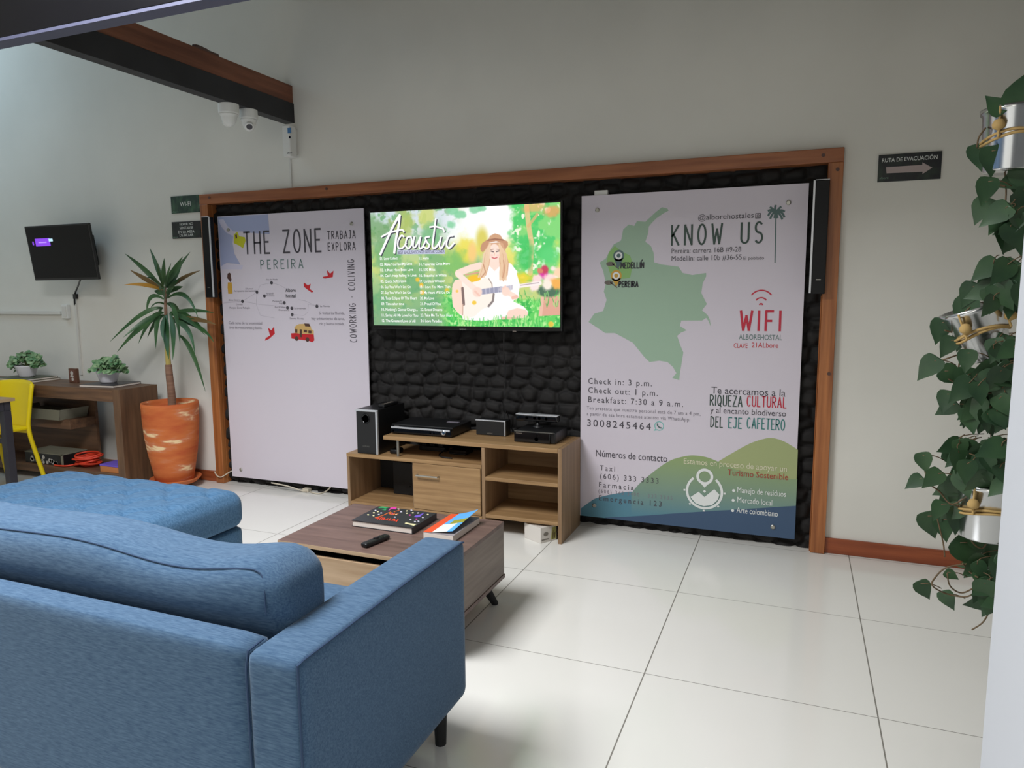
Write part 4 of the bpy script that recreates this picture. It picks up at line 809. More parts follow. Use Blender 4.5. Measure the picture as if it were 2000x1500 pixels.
t = tag(box('top_label', (-1.02, -.16, .6222), (-.94, -.13, .6245), 'print_grey', bevel=.001), 'small grey card lying on the disc receiver', 'card')
# centre loudspeaker
t = thing('center_speaker', (-.70, -.14, .5605), 'small wide black speaker with silver top edge beside the receiver', 'speaker')
x0, x1, y0 = -.806, -.604, -.180
box('cabinet', (x0, y0+.006, .5607), (x1, -.09, .655), 'black_plastic', t, bevel=.003); box('grille', (x0+.003, y0, .563), (x1-.006, y0+.0058, .651), 'black_matte', t, bevel=.002)
b = MB(); b.box((x0, y0-.003, .6515), (x1, y0+.012, .658)); b.box((x1-.006, y0-.003, .562), (x1, y0+.012, .6515)); b.build('silver_edge', 'silver', t, bevel=.001)
b = MB(); wtext(b, 'SAMSUNG', y0-.0006, (951, 847.5), (962, 848), 2.4); b.build('maker_lettering', 'steel_satin', t)
b = MB(); b.tube(smooth_path([(-.66, -.088, .63), (-.65, -.055, .70), (-.64, -.04, .66), (-.62, -.04, .59), (-.6, -.05, .565)]), .0035, 6); b.build('speaker_wire', 'black_plastic', t)
# game console with its sensor bar
t = thing('game_console', (-.37, -.19, .5605), 'low black game console at the right end of the stand', 'game console')
x0, x1, y0 = -.500, -.240, -.305
b = MB(); b.box((x0, y0+.01, .562), (x1, -.06, .628)); b.build('case', 'black_plastic', t, bevel=.006); box('front_panel', (x0+.003, y0, .564), (x1-.03, y0+.0098, .626), 'black_gloss', t, bevel=.003)
b = MB(); b.box((x0+.004, y0-.001, .6262), (x1-.012, y0+.012, .629)); b.build('silver_line', 'steel_satin', t)
b = MB(); b.lathe([(0, .001), (.0035, .001)], (x0+.15, y0-.0005, .612), 10, T=TY_); b.build('power_light', 'print_light', t)
b = MB(); b.lathe([(0, .001), (.012, .001)], (x0+.145, y0-.0002, .586), 16, T=TY_); b.build('power_button', 'black_plastic', t)
b = MB(); b.box((x0+.015, y0-.0006, .6135), (x0+.055, y0, .618)); b.build('maker_mark', 'print_grey_brown', t)
t = thing('sensor_bar', (-.40, -.15, .6285), 'black motion sensor bar standing on the game console', 'sensor')
b = MB(); b.soft((-.535, -.185, .668), (-.262, -.135, .708), .008, (14, 6, 6)); b.build('bar', 'black_gloss', t, smooth=True)
b = MB(); b.box((-.533, -.186, .7065), (-.264, -.136, .7095)); b.build('top_trim', 'silver', t, bevel=.001)
b = MB(); b.lathe([(.035, 0), (.035, .006), (.02, .012), (.012, .02), (.012, .040)], (-.398, -.16, .6286), 20, sx=1.0, sy=.8); b.build('foot', 'black_plastic', t, smooth=True)
b = MB()
for dx in (.075, .125, .155, .20): b.lathe([(0, .001), (.009, .001)], (-.535+dx, -.1846, .689), 14, T=TY_)
b.build('lenses', 'dark_hole', t)
# things under the upper board and in the open bay
tag(MB().soft((-1.345, -.34, .4273), (-1.285, -.25, .460), .014, (8, 10, 6)).build('computer_mouse', 'black_plastic', smooth=True), 'small black rounded mouse beside the subwoofer on the lower board', 'mouse')
t = thing('media_box', (-.95, -.2, .4273), 'flat black media box under the upper board', 'media box')
box('case', (-.98, -.215, .4275), (-.86, -.10, .458), 'black_gloss', t, bevel=.004); box('front_strip', (-.978, -.217, .431), (-.862, -.2152, .437), 'black_matte', t)
t = thing('power_strip', (-1.12, -.15, .4273), 'black power strip with plugs lying under the upper board', 'power strip')
box('strip', (-1.22, -.17, .4275), (-1.03, -.115, .456), 'black_plastic', t, bevel=.004)
for k in range(3): box('plug', (-1.205+k*.06, -.165, .4562), (-1.17+k*.06, -.125, .490), 'black_matte', t, bevel=.005)
b = MB(); b.tube(smooth_path([(-1.03, -.15, .445), (-1.02, -.27, .434), (-.97, -.32, .433), (-.90, -.33, .433)]), .0042, 6); b.build('cord', 'black_matte', t)
t = thing('amplifier_box', (-1.29, -.1, .1105), 'black box set back in the open bay left of the drawer', 'amplifier')
box('case', (-1.43, -.16, .1108), (-1.156, -.05, .33), 'black_matte', t, bevel=.004); b = MB(); b.lathe([(0, .001), (.004, .001)], (-1.30, -.1612, .17), 10, T=TY_); b.build('power_light', 'print_light', t)
# small carton on the floor under the stand
P = [A(1024.5, 1050, z=0)[:2], A(1056, 1062, z=0)[:2], A(1087, 1054, z=0)[:2]]; P.append(P[0]+P[2]-P[1]); hgt = .092
t = thing('tea_carton', (*(sum(P)/4), 0), 'small white printed carton on the floor under the stand', 'carton')
b = MB(); b.prism([(p[0], p[1], .0005) for p in P], (0, 0, hgt)); b.build('carton', 'carton', t, bevel=.001)
def onface(p, q): 
    p = np.array(p); q = np.array(q); d = q-p; n = np.array([d[1], -d[0]]); n /= np.linalg.norm(n)
    return lambda a, c: (p[0]+d[0]*a+n[0]*.0008, p[1]+d[1]*a+n[1]*.0008, c*hgt)
fr = onface(P[1], P[2]); b = MB(); disc(b, (.33, .55), .15, fr, 18, 0, .13); b.flat([fr(.06, .16), fr(.5, .16), fr(.5, .24), fr(.06, .24)]); b.build('carton_logo_print', 'carton_grey', t)
b = MB(); b.flat([fr(.62, .1), fr(.96, .1), fr(.96, .9), fr(.72, .9)]); b.build('carton_picture_print', 'carton_green', t)
b = MB(); b.flat([fr(.74, .12), fr(.80, .12), fr(.82, .45), fr(.78, .75), fr(.74, .5)]); b.flat([fr(.85, .15), fr(.9, .15), fr(.93, .6), fr(.86, .5)]); b.build('carton_flower_print', 'photo_brown', t)
# ------------------------------------------------------------------ coffee table
CX0, CX1, CY0, CY1, CZ = -.985, -.170, -1.835, -1.262, .400
t = thing('coffee_table', ((CX0+CX1)/2, (CY0+CY1)/2, 0), 'dark topped coffee table with splayed black legs', 'table')
b = MB(); b.box((CX0, CY0, CZ-.018), (CX1-.0, CY1, CZ)); b.build('tabletop', 'table_dark', t, bevel=.001)
b = MB(); b.box((CX0, CY0-.0015, CZ-.017), (CX1, CY0-.0002, CZ-.001)); b.build('edge_band', 'table_light', t)
box('side_panel', (CX1-.018, CY0+.001, .148), (CX1-.001, CY1-.001, CZ-.0185), 'table_side', t); box('side_panel', (CX0+.001, CY0+.001, .148), (CX0+.018, CY1-.001, CZ-.0185), 'table_side', t)
b = MB(); y = CY0+.001
b.prism([(CX0+.019, y, .148), (CX1-.019, y, .148), (CX1-.019, y, CZ-.048), (CX0+.12, y, CZ-.048), (CX0+.065, y, CZ-.0185), (CX0+.019, y, CZ-.0185)], (0, .016, 0)); b.build('front_panel', 'table_light', t)
box('back_panel', (CX0+.019, CY1-.017, .148), (CX1-.019, CY1-.001, CZ-.0185), 'table_side', t)
box('inner_shade_block', (CX0+.019, CY0+.06, .165), (CX1-.019, CY1-.018, CZ-.06), 'dark_hole', t)  # black block standing in for the shade inside the table body
box('base_board', (CX0, CY0, .130), (CX1+.003, CY1+.003, .1475), 'table_dark', t, bevel=.001)
for sx in (-1, 1):
    for sy in (-1, 1):
        cx, cy = ((CX0+CX1)/2+sx*((CX1-CX0)/2-.085), (CY0+CY1)/2+sy*((CY1-CY0)/2-.075)); b = MB()
        b.tube([(cx, cy, .1295), (cx+sx*.045, cy+sy*.06, .0)], [.024, .015], 14); b.build('leg', 'black_matte', t)
# big confetti book
P = [A(690.4, 1015, z=.43)[:2], A(804, 1032, z=.43)[:2], A(854, 1001.5, z=.43)[:2], A(736, 989, z=.43)[:2]]; z0, z1 = .4006, .430
# make it a true rectangle
e1 = (P[1]-P[0]+P[2]-P[3])/2; e2 = (P[3]-P[0]+P[2]-P[1])/2; n1 = e1/np.linalg.norm(e1); e2 = np.array([-n1[1], n1[0]])*np.linalg.norm(e2); c = sum(P)/4
P = [c-e1/2-e2/2, c+e1/2-e2/2, c+e1/2+e2/2, c-e1/2+e2/2]
t = thing('hardcover_book', (c[0], c[1], z0), 'large black hardcover book with colourful confetti cover on the coffee table', 'book')
ins = lambda k: [c+(p-c)*k for p in P]
b = MB(); b.prism([(p[0], p[1], z0+.003) for p in ins(.975)], (0, 0, z1-z0-.006)); b.build('page_block', 'paper', t)
b = MB(); b.prism([(p[0], p[1], z1-.003) for p in P], (0, 0, .003)); b.prism([(p[0], p[1], z0) for p in P], (0, 0, .003)); r1 = [P[1]-n1*.004, P[1], P[2], P[2]-n1*.004]; b.prism([(p[0], p[1], z0+.003) for p in r1], (0, 0, z1-z0-.006)); l1 = [P[0], P[0]+n1*.003, P[3]+n1*.003, P[3]]; b.build('cover', 'book_dark', t)
ZK = (680, 980, 2000/260); kz = z1+.0006
def kp(pts): return [tuple(A(u, v, z=kz)) for u, v in zp(pts, ZK)]
rg = random.Random(5)
conf = [('conf_cream', [(300,195),(385,165),(445,148),(380,208),(880,138),(880,172),(970,165),(620+100,190),(1195,190)]), ('conf_pale', [(410,130),(495,168),(460,190),(755,110),(795,150),(1050,168),(935,265),(1120,235),(1055,292),(1003,298),(950,128),(700,230)]), ('conf_pink', [(1025,260),(925,200),(660,180)]), ('conf_purple', [])]
for mm, pts in conf:
    b = MB()
    for (x, y) in pts: b.flat(kp([(x-16, y-6), (x+10, y-10), (x+18, y+6), (x-8, y+10)]))
    if mm == 'conf_cream': b.flat(kp([(870,310),(935,325),(1030,335),(985,362),(930,345),(845,325)]))
    if mm == 'conf_pink': b.flat(kp([(640,85),(730,78),(720,115),(650,110),(600,140)]))
    if mm == 'conf_purple': b.flat(kp([(1010,205),(1070,195),(1150,160),(1080,225),(1030,235),(985,228)]))
    b.build('confetti_print', mm, t)
b = MB(); b.flat(kp([(480,75),(520,70),(610,85),(560,105),(530,95),(450,95)])); b.flat(kp([(500,118),(580,112),(560,130)])); b.build('ribbon_print', 'conf_green', t)
b = MB(); fr = lambda x, y: (x, y, kz)
def kst(pts, wd): ribbon(b, [(p[0], p[1]) for p in kp(pts)], wd, fr)
for pts in ([(405,240),(520,205),(640,150)], [(640,165),(620,185)], [(660,160),(640,190),(680,185)], [(690,150),(770,125)], [(700,165),(680,190),(750,180)]): kst(pts, .005)
b.build('title_lettering', 'conf_orange', t); b = MB()
for pts in ([(420,250),(470,225)], [(470,225),(440,265)], [(510,225),(470,268)], [(480,245),(530,240),(505,268)], [(550,240),(530,270),(590,262)], [(600,250),(580,275)], [(640,248),(610,280),(660,275)], [(690,255),(660,285)], [(700,262),(690,290),(730,280)], [(750,265),(720,300)]): kst(pts, .005)
b.build('author_lettering', 'conf_red', t)
# guide book with a curled cover
q = [A(841, 1039, z=.42)[:2], A(900, 1042, z=.42)[:2], A(932, 1006, z=.42)[:2], A(878, 1014, z=.42)[:2]]
gx0, gx1, gy0, gy1 = -.405, -.262, -1.60, -1.33
t = thing('guide_book', ((gx0+gx1)/2, (gy0+gy1)/2, .4006), 'thick paperback guide with curling blue and red cover, right of the black book', 'book')
b = MB(); b.box((gx0, gy0, .4008), (gx1, gy1, .428)); b.build('page_block', 'paper', t, bevel=.002)
b = MB(); b.box((gx0, gy0, .4283), (gx1, gy1, .4292)); b.build('title_page', 'guide_inner', t)
b = MB(); nx_, ny_ = 10, 10; vs = []
for j in range(ny_+1):
    for i in range(nx_+1):
        s_ = i/nx_; r_ = j/ny_; lift = .038*(s_**1.6)*(.35+.65*r_)
        vs.append((gx0+(gx1-gx0)*s_*(.93+.05*r_)-.002, gy0+.02*s_+(gy1-gy0-.02*s_)*r_, .4296+lift))
fs = []; ms = []
for j in range(ny_):
    for i in range(nx_):
        fs.append((j*(nx_+1)+i, j*(nx_+1)+i+1, (j+1)*(nx_+1)+i+1, (j+1)*(nx_+1)+i)); s_ = i/nx_; r_ = j/ny_
        ms.append(1 if s_ < .22 else (2 if r_ < .35 and s_ < .75 else (3 if .35 <= r_ < .55 and s_ > .4 else 0)))
b.v = vs; b.f = fs; b.m = ms; b.build('cover', ['guide_blue', 'guide_red', 'guide_white', 'guide_green'], t, smooth=True)
# television remote on the coffee table
a = A(709.5, 1066, z=.41); c = A(757, 1047, z=.41); d = (c-a); ln = np.linalg.norm(d[:2]); ang = math.atan2(d[1], d[0])
t = thing('remote_control', ((a[0]+c[0])/2, (a[1]+c[1])/2, .4005), 'slim black remote control lying on the coffee table', 'remote control'); t.rotation_euler = (0, 0, ang); LOC[t] = np.zeros(3)
b = MB(); b.soft((-ln/2, -.018, 0.0005), (ln/2, .018, .020), .008, (16, 6, 5)); b.build('case', 'black_plastic', t, smooth=True)
b = MB(); b.lathe([(.012, .0195), (.012, .022), (.007, .0225), (0, .021)], (ln*.22, 0, 0), 18); b.build('round_button', 'black_gloss', t); b = MB(); b.box((-.005, -.01, .0195), (.012, .01, .0225)); b.build('rocker_buttons', 'black_gloss', t, bevel=.001)

# ------------------------------------------------------------------ sofa
AX0, AX1, AY0, AY1, AZ = -.052, .092, -3.048, -2.215, .662
t = thing('sofa', (-.95, -2.63, 0), 'blue denim fabric sofa seen from behind with one long back cushion', 'sofa')
SL = -2.55
b = MB(); b.soft((AX0, AY0, .138), (AX1, AY1, AZ), .018, (10, 24, 16), lambda p, q: p+np.array([0, 0, .006*(1-q[1]**2)*max(q[2], 0)])); b.build('arm', 'denim', t, smooth=True)
b = MB(); b.soft((SL-.144, AY0, .138), (SL, AY1, AZ), .018, (10, 24, 16)); b.build('arm', 'denim', t, smooth=True)
b = MB(); b.soft((SL+.001, AY0+.006, .140), (AX0-.001, AY0+.092, AZ+.004), .02, (30, 8, 16)); b.build('back_frame', 'denim', t, smooth=True)
b = MB(); b.soft((SL+.001, AY0+.093, .140), (AX0-.001, AY1+.012, .315), .015, (24, 12, 8)); b.build('seat_frame', 'denim', t, smooth=True)
b = MB(); b.soft((SL+.004, AY0+.16, .316), (AX0-.004, AY1-.005, .452), .03, (30, 16, 8), lambda p, q: p+np.array([0, 0, .012*(1-q[0]**2)*(1-q[1]**2)*(1 if q[2] > 0 else 0)])); b.build('seat_cushion', 'denim', t, smooth=True)
def cush(p, q):
    x = p[0]; top = max(q[2], 0)
    dz = top*(.006*math.sin((x+.05)*7)-.020*math.exp(-((x+.42)/.22)**2)+.012*math.exp(-((x+.16)/.10)**2)-.012*max(0, (x+.14)/.1))
    bot = .030*max(0, -(p[2]-.72)/.06)**2 if p[2] < .72 and q[1] < 0 else 0; bot = min(bot, .03)
    lean = (p[2]-.66)*.10
    return p+np.array([.020*(1-q[2]**2)*(1 if q[0] > .9 else 0), lean+bot+(-.012 if q[1] < 0 else .02)*(1-q[2]**2)*(1-q[0]**6), dz])
b = MB(); b.soft((SL+.03, -2.948, .470), (-.060, -2.735, .806), .06, (46, 14, 18), cush); bc = b.build('back_cushion', 'denim', t, smooth=True)
def onedge(x, q1): p = cush(np.array([x, -2.946+.06*(1-.72), .806-.06*(1-.72)]), np.array([q1, -.6, .97])); return (p[0], p[1]-.0015, p[2]+.0015)
b = MB(); b.tube(smooth_path([onedge(x, 0) for x in np.linspace(SL+.10, -.13, 24)]+[(-.098, -2.925, .772), (-.086, -2.938, .74), (-.078, -2.946, .70)], 3), .0017, 6); b.build('cushion_seam', 'piping', bc)
b = MB(); b.tube([(AX1-.004, AY0+.004, .15), (AX1-.003, AY0+.003, .60), (AX1-.005, AY0+.005, AZ-.006), (AX1-.004, AY0+.02, AZ-.003), (AX1-.004, (AY0+AY1)/2, AZ+.0005), (AX1-.004, AY1-.02, AZ-.003), (AX1-.005, AY1-.005, AZ-.008)], .0030, 6); b.build('arm_piping', 'piping', t)
b = MB(); b.tube([(AX0-.001, AY0+.004, .15), (AX0-.001, AY0+.003, .62), (AX0-.001, AY0+.012, AZ-.002), (AX0-.001, AY0+.06, AZ+.003)], .003, 6); b.build('back_seam', 'piping', t)
for (x, y) in ((.035, -2.305), (.035, -2.96), (SL-.07, -2.305), (SL-.07, -2.96)):
    b = MB(); b.lathe([(.018, 0), (.024, .1385)], (x, y, 0), 18); b.build('leg', 'black_matte', t, smooth=False)
# ------------------------------------------------------------------ tufted ottoman
OX0, OX1, OY0, OY1 = -2.87, -1.545, -2.17, -1.40
t = thing('tufted_ottoman', ((OX0+OX1)/2, (OY0+OY1)/2, 0), 'large blue buttoned ottoman in front of the terracotta pot', 'ottoman')
LA, LB_ = .27, .25
btn = [(OX0+.15+LA*(i+.5*(j % 2)), OY0+.12+LB_/2*j) for j in range(5) for i in range(5) if OX0+.1 < OX0+.15+LA*(i+.5*(j % 2)) < OX1-.1]
def tuft(p, q):
    if q[2] < .2: return p
    x = (p[0]-OX0-.15)/LA; y = (p[1]-OY0-.12)/LB_; s_ = x+y; u_ = x-y; ds = abs(s_-round(s_)); du = abs(u_-round(u_))
    k = .011*(math.exp(-(ds/.09)**2)+math.exp(-(du/.09)**2))+.020*math.exp(-((ds/.16)**2+(du/.16)**2))
    edge = (1-q[0]**10)*(1-q[1]**8)
    return p+np.array([0, 0, (.022-k)*edge*(q[2]**2)])
b = MB(); b.soft((OX0, OY0, .262), (OX1, OY1, .445), .06, (96, 60, 8), tuft); b.build('cushion_top', 'denim_tuft', t, smooth=True)
b = MB(); b.soft((OX0+.012, OY0+.012, .09), (OX1-.014, OY1-.012, .268), .03, (24, 16, 8)); b.build('base', 'denim_tuft', t, smooth=True)
for a, c in btn: MB().lathe([(0, .004), (.008, .003), (.012, 0), (.011, -.006)], (a, c, .4265), 12).build('button', 'denim_tuft', t, smooth=True)
for x in (OX0+.1, OX1-.1):
    for y in (OY0+.09, OY1-.09): b = MB(); b.lathe([(.018, 0), (.024, .092)], (x, y, 0), 16); b.build('leg', 'black_matte', t)
# ------------------------------------------------------------------ console table on the left with its things
KX1, KY0, KY1, KZ = -3.555, -.450, -.110, .757
t = thing('console_table', (-4.5, -.28, 0), 'dark walnut console table against the left wall', 'table')
KX0 = -5.55
box('tabletop', (KX0, KY0, KZ-.095), (KX1-.072, KY1, KZ), 'walnut', t, bevel=.003)
box('side_panel', (KX1-.071, KY0, 0), (KX1, KY1, KZ), 'walnut_up', t, bevel=.003); box('side_panel', (KX0-.072, KY0, 0), (KX0-.001, KY1, KZ), 'walnut_up', t, bevel=.003)
box('lower_shelf', (KX0, KY0+.005, .055), (KX1-.072, KY1, .115), 'walnut', t, bevel=.003)
box('back_panel', (KX0, KY1-.03, .115), (-4.22, KY1-.005, KZ-.0955), 'walnut', t)
box('middle_shelf', (KX0, KY0+.09, .40), (-4.225, KY1-.031, .475), 'walnut', t, bevel=.003)
t = thing('paper_tray', (-4.50, -.26, .4755), 'grey tray with papers on the middle shelf of the console', 'tray')
b = MB(); x0, x1, y0, y1 = -4.82, -4.29, -.40, -.16; b.prism([(x0, y0, .476), (x1, y0, .476), (x1+.03, y0-.01, .56), (x0-.03, y0-.01, .56)], (0, .006, 0)); b.prism([(x1, y0, .476), (x1, y1, .476), (x1+.03, y1, .56), (x1+.03, y0, .56)], (-.006, 0, 0)); b.prism([(x0, y0, .476), (x0, y1, .476), (x0-.03, y1, .56), (x0-.03, y0, .56)], (.006, 0, 0)); b.box((x0, y0, .4758), (x1, y1, .481)); b.build('tray', 'tray_grey', t)
for k in range(5): box('paper_stack', (x0+.02, y0+.015, .482+k*.011), (x1-.18, y1-.01, .4905+k*.011), 'paper' if k % 2 else 'tray_grey', t)
def book(name, label, uvs, z0, h, m, grp):
    P = [A(*uv, z=z0)[:2] for uv in uvs]; e1 = P[1]-P[0]; n1 = e1/np.linalg.norm(e1); n2 = np.array([-n1[1], n1[0]]); e2 = n2*abs((P[2]-P[1])@n2)
    Q = [P[0], P[1], P[1]+e2, P[0]+e2]; c = sum(Q)/4; t = thing(name, (c[0], c[1], z0), label, 'book', grp); k = lambda s: [c+(p-c)*s for p in Q]
    b = MB(); b.prism([(p[0], p[1], z0+.002) for p in k(.98)], (0, 0, h-.004)); b.build('page_block', 'paper', t)
    b = MB(); b.prism([(p[0], p[1], z0) for p in Q], (0, 0, .0018)); b.prism([(p[0], p[1], z0+h-.0018) for p in Q], (0, 0, .0018)); b.build('cover', m, t); return c
bk = 'large flat books on the console table'
y0, y1 = -.42, -.16
def bookx(label, x0, x1, y0, y1, z0, h, m, ang=0):
    c = np.array([(x0+x1)/2, (y0+y1)/2]); t = thing('coffee_table_book', (c[0], c[1], z0), label, 'book', bk); t.rotation_euler = (0, 0, ang); LOC[t] = np.zeros(3); w2, d2 = (x1-x0)/2, (y1-y0)/2
    box('page_block', (-w2*.985, -d2*.985, .0022), (w2*.985, d2*.985, h-.0022), 'paper', t); b = MB(); b.box((-w2, -d2, 0), (w2, d2, .002)); b.box((-w2, -d2, h-.002), (w2, d2, h)); b.box((-w2, d2-.002, .002), (w2, d2, h-.002)); b.build('cover', m, t)
bookx('large dark flat book under the right potted plant on the console', -4.02, -3.70, -.405, -.135, KZ+.0005, .017, 'book_dark', .10)
bookx('olive flat book at the bottom of the stack under the left potted plant', -4.98, -4.60, -.42, -.14, KZ+.0005, .016, 'cover_khaki', .06)
bookx('dark green flat book on top of the stack under the left potted plant', -4.99, -4.615, -.415, -.145, KZ+.017, .015, 'cover_green', .02)
def leafdisc(b, c, n, r, m=0, elong=1.25):
    n = np.array(n, float); n /= np.linalg.norm(n); a = np.cross(n, [0.3, .2, 1]); a /= np.linalg.norm(a); d = np.cross(n, a); c = np.array(c)
    ring = [c+a*r*elong*math.cos(th)*(1-.12*math.cos(th))+d*r*math.sin(th)+n*r*.18*math.cos(2*th) for th in np.linspace(0, 2*math.pi, 9)[:-1]]
    k = len(b.v); b.add([c+n*r*.1]+ring, [(0, i+1, (i+1) % 8+1) for i in range(8)], m)
def small_plant(cx, cy, z, label, seed, sprig):
    rg = random.Random(seed); t = thing('potted_plant', (cx, cy, z), label, 'plant', 'white bowls of leafy plants on the console table')
    b = MB(); b.lathe([(0, 0), (.052, 0), (.060, .012), (.082, .082), (.086, .094), (.080, .094), (.074, .082), (0, .080)], (cx, cy, z+.0005), 28); b.build('pot', 'white_pot', t, smooth=True)
    b = MB(); s = MB()
    for k in range(150):
        a = rg.uniform(0, 2*math.pi); r_ = rg.uniform(0, 1)**.6*.15; h = .10+.09*(1-(r_/.16)**2)*rg.uniform(.2, 1.0)-max(0, r_-.09)*.5
        c = (cx+math.cos(a)*r_*1.05, cy+math.sin(a)*r_*.72, z+h+.015); leafdisc(b, c, (rg.uniform(-.6, .6), rg.uniform(-1, .1), rg.uniform(.2, 1)), rg.uniform(.014, .024))
        if k % 4 == 0: s.tube(bez((cx, cy, z+.085), (cx+math.cos(a)*r_*.4, cy+math.sin(a)*r_*.3, z+h), c, 5), .002, 4)
    for (dx, dz) in sprig:
        c = np.array((cx+dx, cy-.01, z+dz)); s.tube(bez((cx, cy, z+.09), (cx+dx*.5, cy, z+dz*1.05), c, 6), .002, 4)
        for k in range(7): leafdisc(b, c+np.array([rg.uniform(-.025, .025), rg.uniform(-.02, .02), rg.uniform(-.025, .025)]), (rg.uniform(-.5, .5), -1, rg.uniform(0, 1)), rg.uniform(.012, .020))
    b.build('foliage', 'small_leaf', t, smooth=True); s.build('stems', 'stem_green', t)
small_plant(-3.895, -.255, KZ+.018, 'leafy plant in a white bowl, nearer the terracotta pot', 3, [(.10, .19), (.15, .16), (.14, .13)])
small_plant(-4.80, -.27, KZ+.0325, 'leafy plant in a white bowl on a stack of two books', 5, [(.12, .14), (.17, .17), (.15, .11), (-.13, .06), (-.14, .10)])
t = thing('photo_stand', (-4.285, -.25, KZ), 'small brown framed picture standing on the console', 'picture frame')
a0 = -4.325; box('frame', (a0, -.262, KZ+.0005), (a0+.085, -.235, KZ+.115), 'photo_frame', t, bevel=.003)
b = MB(); fr = lambda x, z: (x, -.2635, z); b.flat([fr(a0+.013, KZ+.014), fr(a0+.072, KZ+.014), fr(a0+.072, KZ+.103), fr(a0+.013, KZ+.103)]); b.build('picture', 'photo_brown', t)
b = MB(); fr = lambda x, z: (x, -.2643, z); disc(b, (a0+.04, KZ+.078), .017, fr); disc(b, (a0+.045, KZ+.03), .013, fr); b.flat([fr(a0+.02, KZ+.05), fr(a0+.06, KZ+.046), fr(a0+.055, KZ+.060), fr(a0+.025, KZ+.062)]); b.build('picture_figure', 'photo_pale', t)
# lower shelf: printed box, red cord, orange box
LZ = .1155
t = thing('game_box', (-4.55, -.3, LZ), 'black printed box on the lower shelf of the console', 'box')
x0, x1, y0, y1 = -4.70, -4.27, -.415, -.20; box('carton', (x0, y0, LZ), (x1, y1, LZ+.09), 'black_plastic', t, bevel=.002)
b = MB(); b.box((x0-.001, y0-.002, LZ+.086), (x1+.001, y1, LZ+.092)); b.box((x1-.012, y0-.002, LZ), (x1+.001, y0+.008, LZ+.092)); b.build('grey_trim', 'tray_grey', t)
b = MB(); rg = random.Random(9)
for k in range(16): disc(b, (rg.uniform(x0+.04, x1-.04), rg.uniform(LZ+.015, LZ+.06)), rg.uniform(.010, .02), lambda x, z: (x, y0-.0012, z), 10)
b.build('ball_print', 'photo_pale', t)
b = MB(); rg = random.Random(2)
for k in range(9):
    c = np.array([-4.10+rg.uniform(-.02, .02), -.33+rg.uniform(-.02, .02), LZ+.012+k*.0095]); rx, ry = rg.uniform(.085, .115), rg.uniform(.055, .075); tx, ty_ = rg.uniform(-.25, .25), rg.uniform(-.2, .2)
    b.tube([c+np.array([rx*math.cos(a), ry*math.sin(a), max(-c[2]+LZ+.008, tx*rx*math.cos(a)+ty_*ry*math.sin(a))]) for a in np.linspace(0, 2*math.pi, 29)[:-1]], .0072, 6, closed=True)
b.tube(smooth_path([(-4.19, -.36, LZ+.012), (-4.22, -.42, LZ+.009), (-4.30, -.435, LZ+.008), (-4.34, -.432, LZ+.008)]), .0072, 6)
b.tube(smooth_path([(-4.19, -.33, LZ+.05), (-4.10, -.42, LZ+.085), (-4.0, -.33, LZ+.06)]), .0085, 6)
tag(b.build('extension_cord', 'cord_red', smooth=True), 'coiled red extension cord on the lower shelf of the console', 'cord')
t = thing('orange_box', (-3.74, -.3, LZ), 'flat orange box on the lower shelf beside the console side panel', 'box')
box('carton', (-3.84, -.43, LZ), (-3.635, -.20, LZ+.045), 'box_orange', t, bevel=.002); box('lid', (-3.842, -.432, LZ+.0455), (-3.634, -.198, LZ+.058), 'conf_purple', t, bevel=.002)

# ------------------------------------------------------------------ yellow chair and black dining table, far left
def yellow_chair(cx, cy, z, rot, label):
    t = thing('yellow_chair', (cx, cy, 0), label, 'chair', 'yellow chairs at the dining table'); t.rotation_euler = (0, 0, rot); LOC[t] = np.zeros(3)
    b = MB(); nx_, nz_ = 12, 14; vs = []
    for side in (0, 1):
        for j in range(nz_+1):
            r_ = j/nz_; zz = .42+.375*r_; half = .185+.03*r_+.012*math.sin(r_*3.1)
            for i in range(nx_+1):
                s_ = 2*i/nx_-1; vs.append((half*s_, .215+.075*r_-.06*s_*s_*(.4+.6*r_)+(-.006 if side else .006), zz-(.012*s_*s_ if r_ > .9 else 0)))
    n = (nx_+1)*(nz_+1); fs = []
    for j in range(nz_):
        for i in range(nx_):
            a = j*(nx_+1)+i; fs += [(a, a+1, a+nx_+2, a+nx_+1), (n+a, n+a+nx_+1, n+a+nx_+2, n+a+1)]
    rim = [i for i in range(nx_+1)]+[j*(nx_+1)+nx_ for j in range(1, nz_+1)]+[nz_*(nx_+1)+i for i in range(nx_-1, -1, -1)]+[j*(nx_+1) for j in range(nz_-1, 0, -1)]
    for k in range(len(rim)): a, c = rim[k], rim[(k+1) % len(rim)]; fs.append((a, n+a, n+c, c))
    b.add(vs, fs); b.build('backrest', 'chair_yellow', t, smooth=True)
    b = MB(); b.soft((-.20, -.21, .425), (.20, .20, .452), .012, (12, 12, 4), lambda p, q: p-np.array([0, 0, .012*(1-q[0]**2)*(1-q[1]**2)])); b.build('seat', 'chair_yellow', t, smooth=True)
    b = MB(); b.box((-.20, .185, .395), (.20, .205, .428)); b.build('rear_rail', 'chair_yellow', t, bevel=.006)
    for sx in (-1, 1):
        b = MB(); b.tube(smooth_path([(sx*.214, .228, .775), (sx*.204, .197, .58), (sx*.190, .188, .42), (sx*.205, .225, .20), (sx*.222, .262, 0)], 4), [.016]*16+[.014], 10); b.build('leg', 'chair_yellow', t, smooth=True)
        b = MB(); b.tube([(sx*.18, -.18, .43), (sx*.20, -.21, 0)], [.017, .013], 10); b.build('leg', 'chair_yellow', t, smooth=True)
yellow_chair(-4.605, -.745, 0, 0.0, 'bright yellow plastic chair at the far left before the console')
t = thing('dining_table', (-4.6, -1.5, 0), 'black metal dining table with thin wood top cut by the left edge', 'table')
TXR, TYB = -3.945, -.945
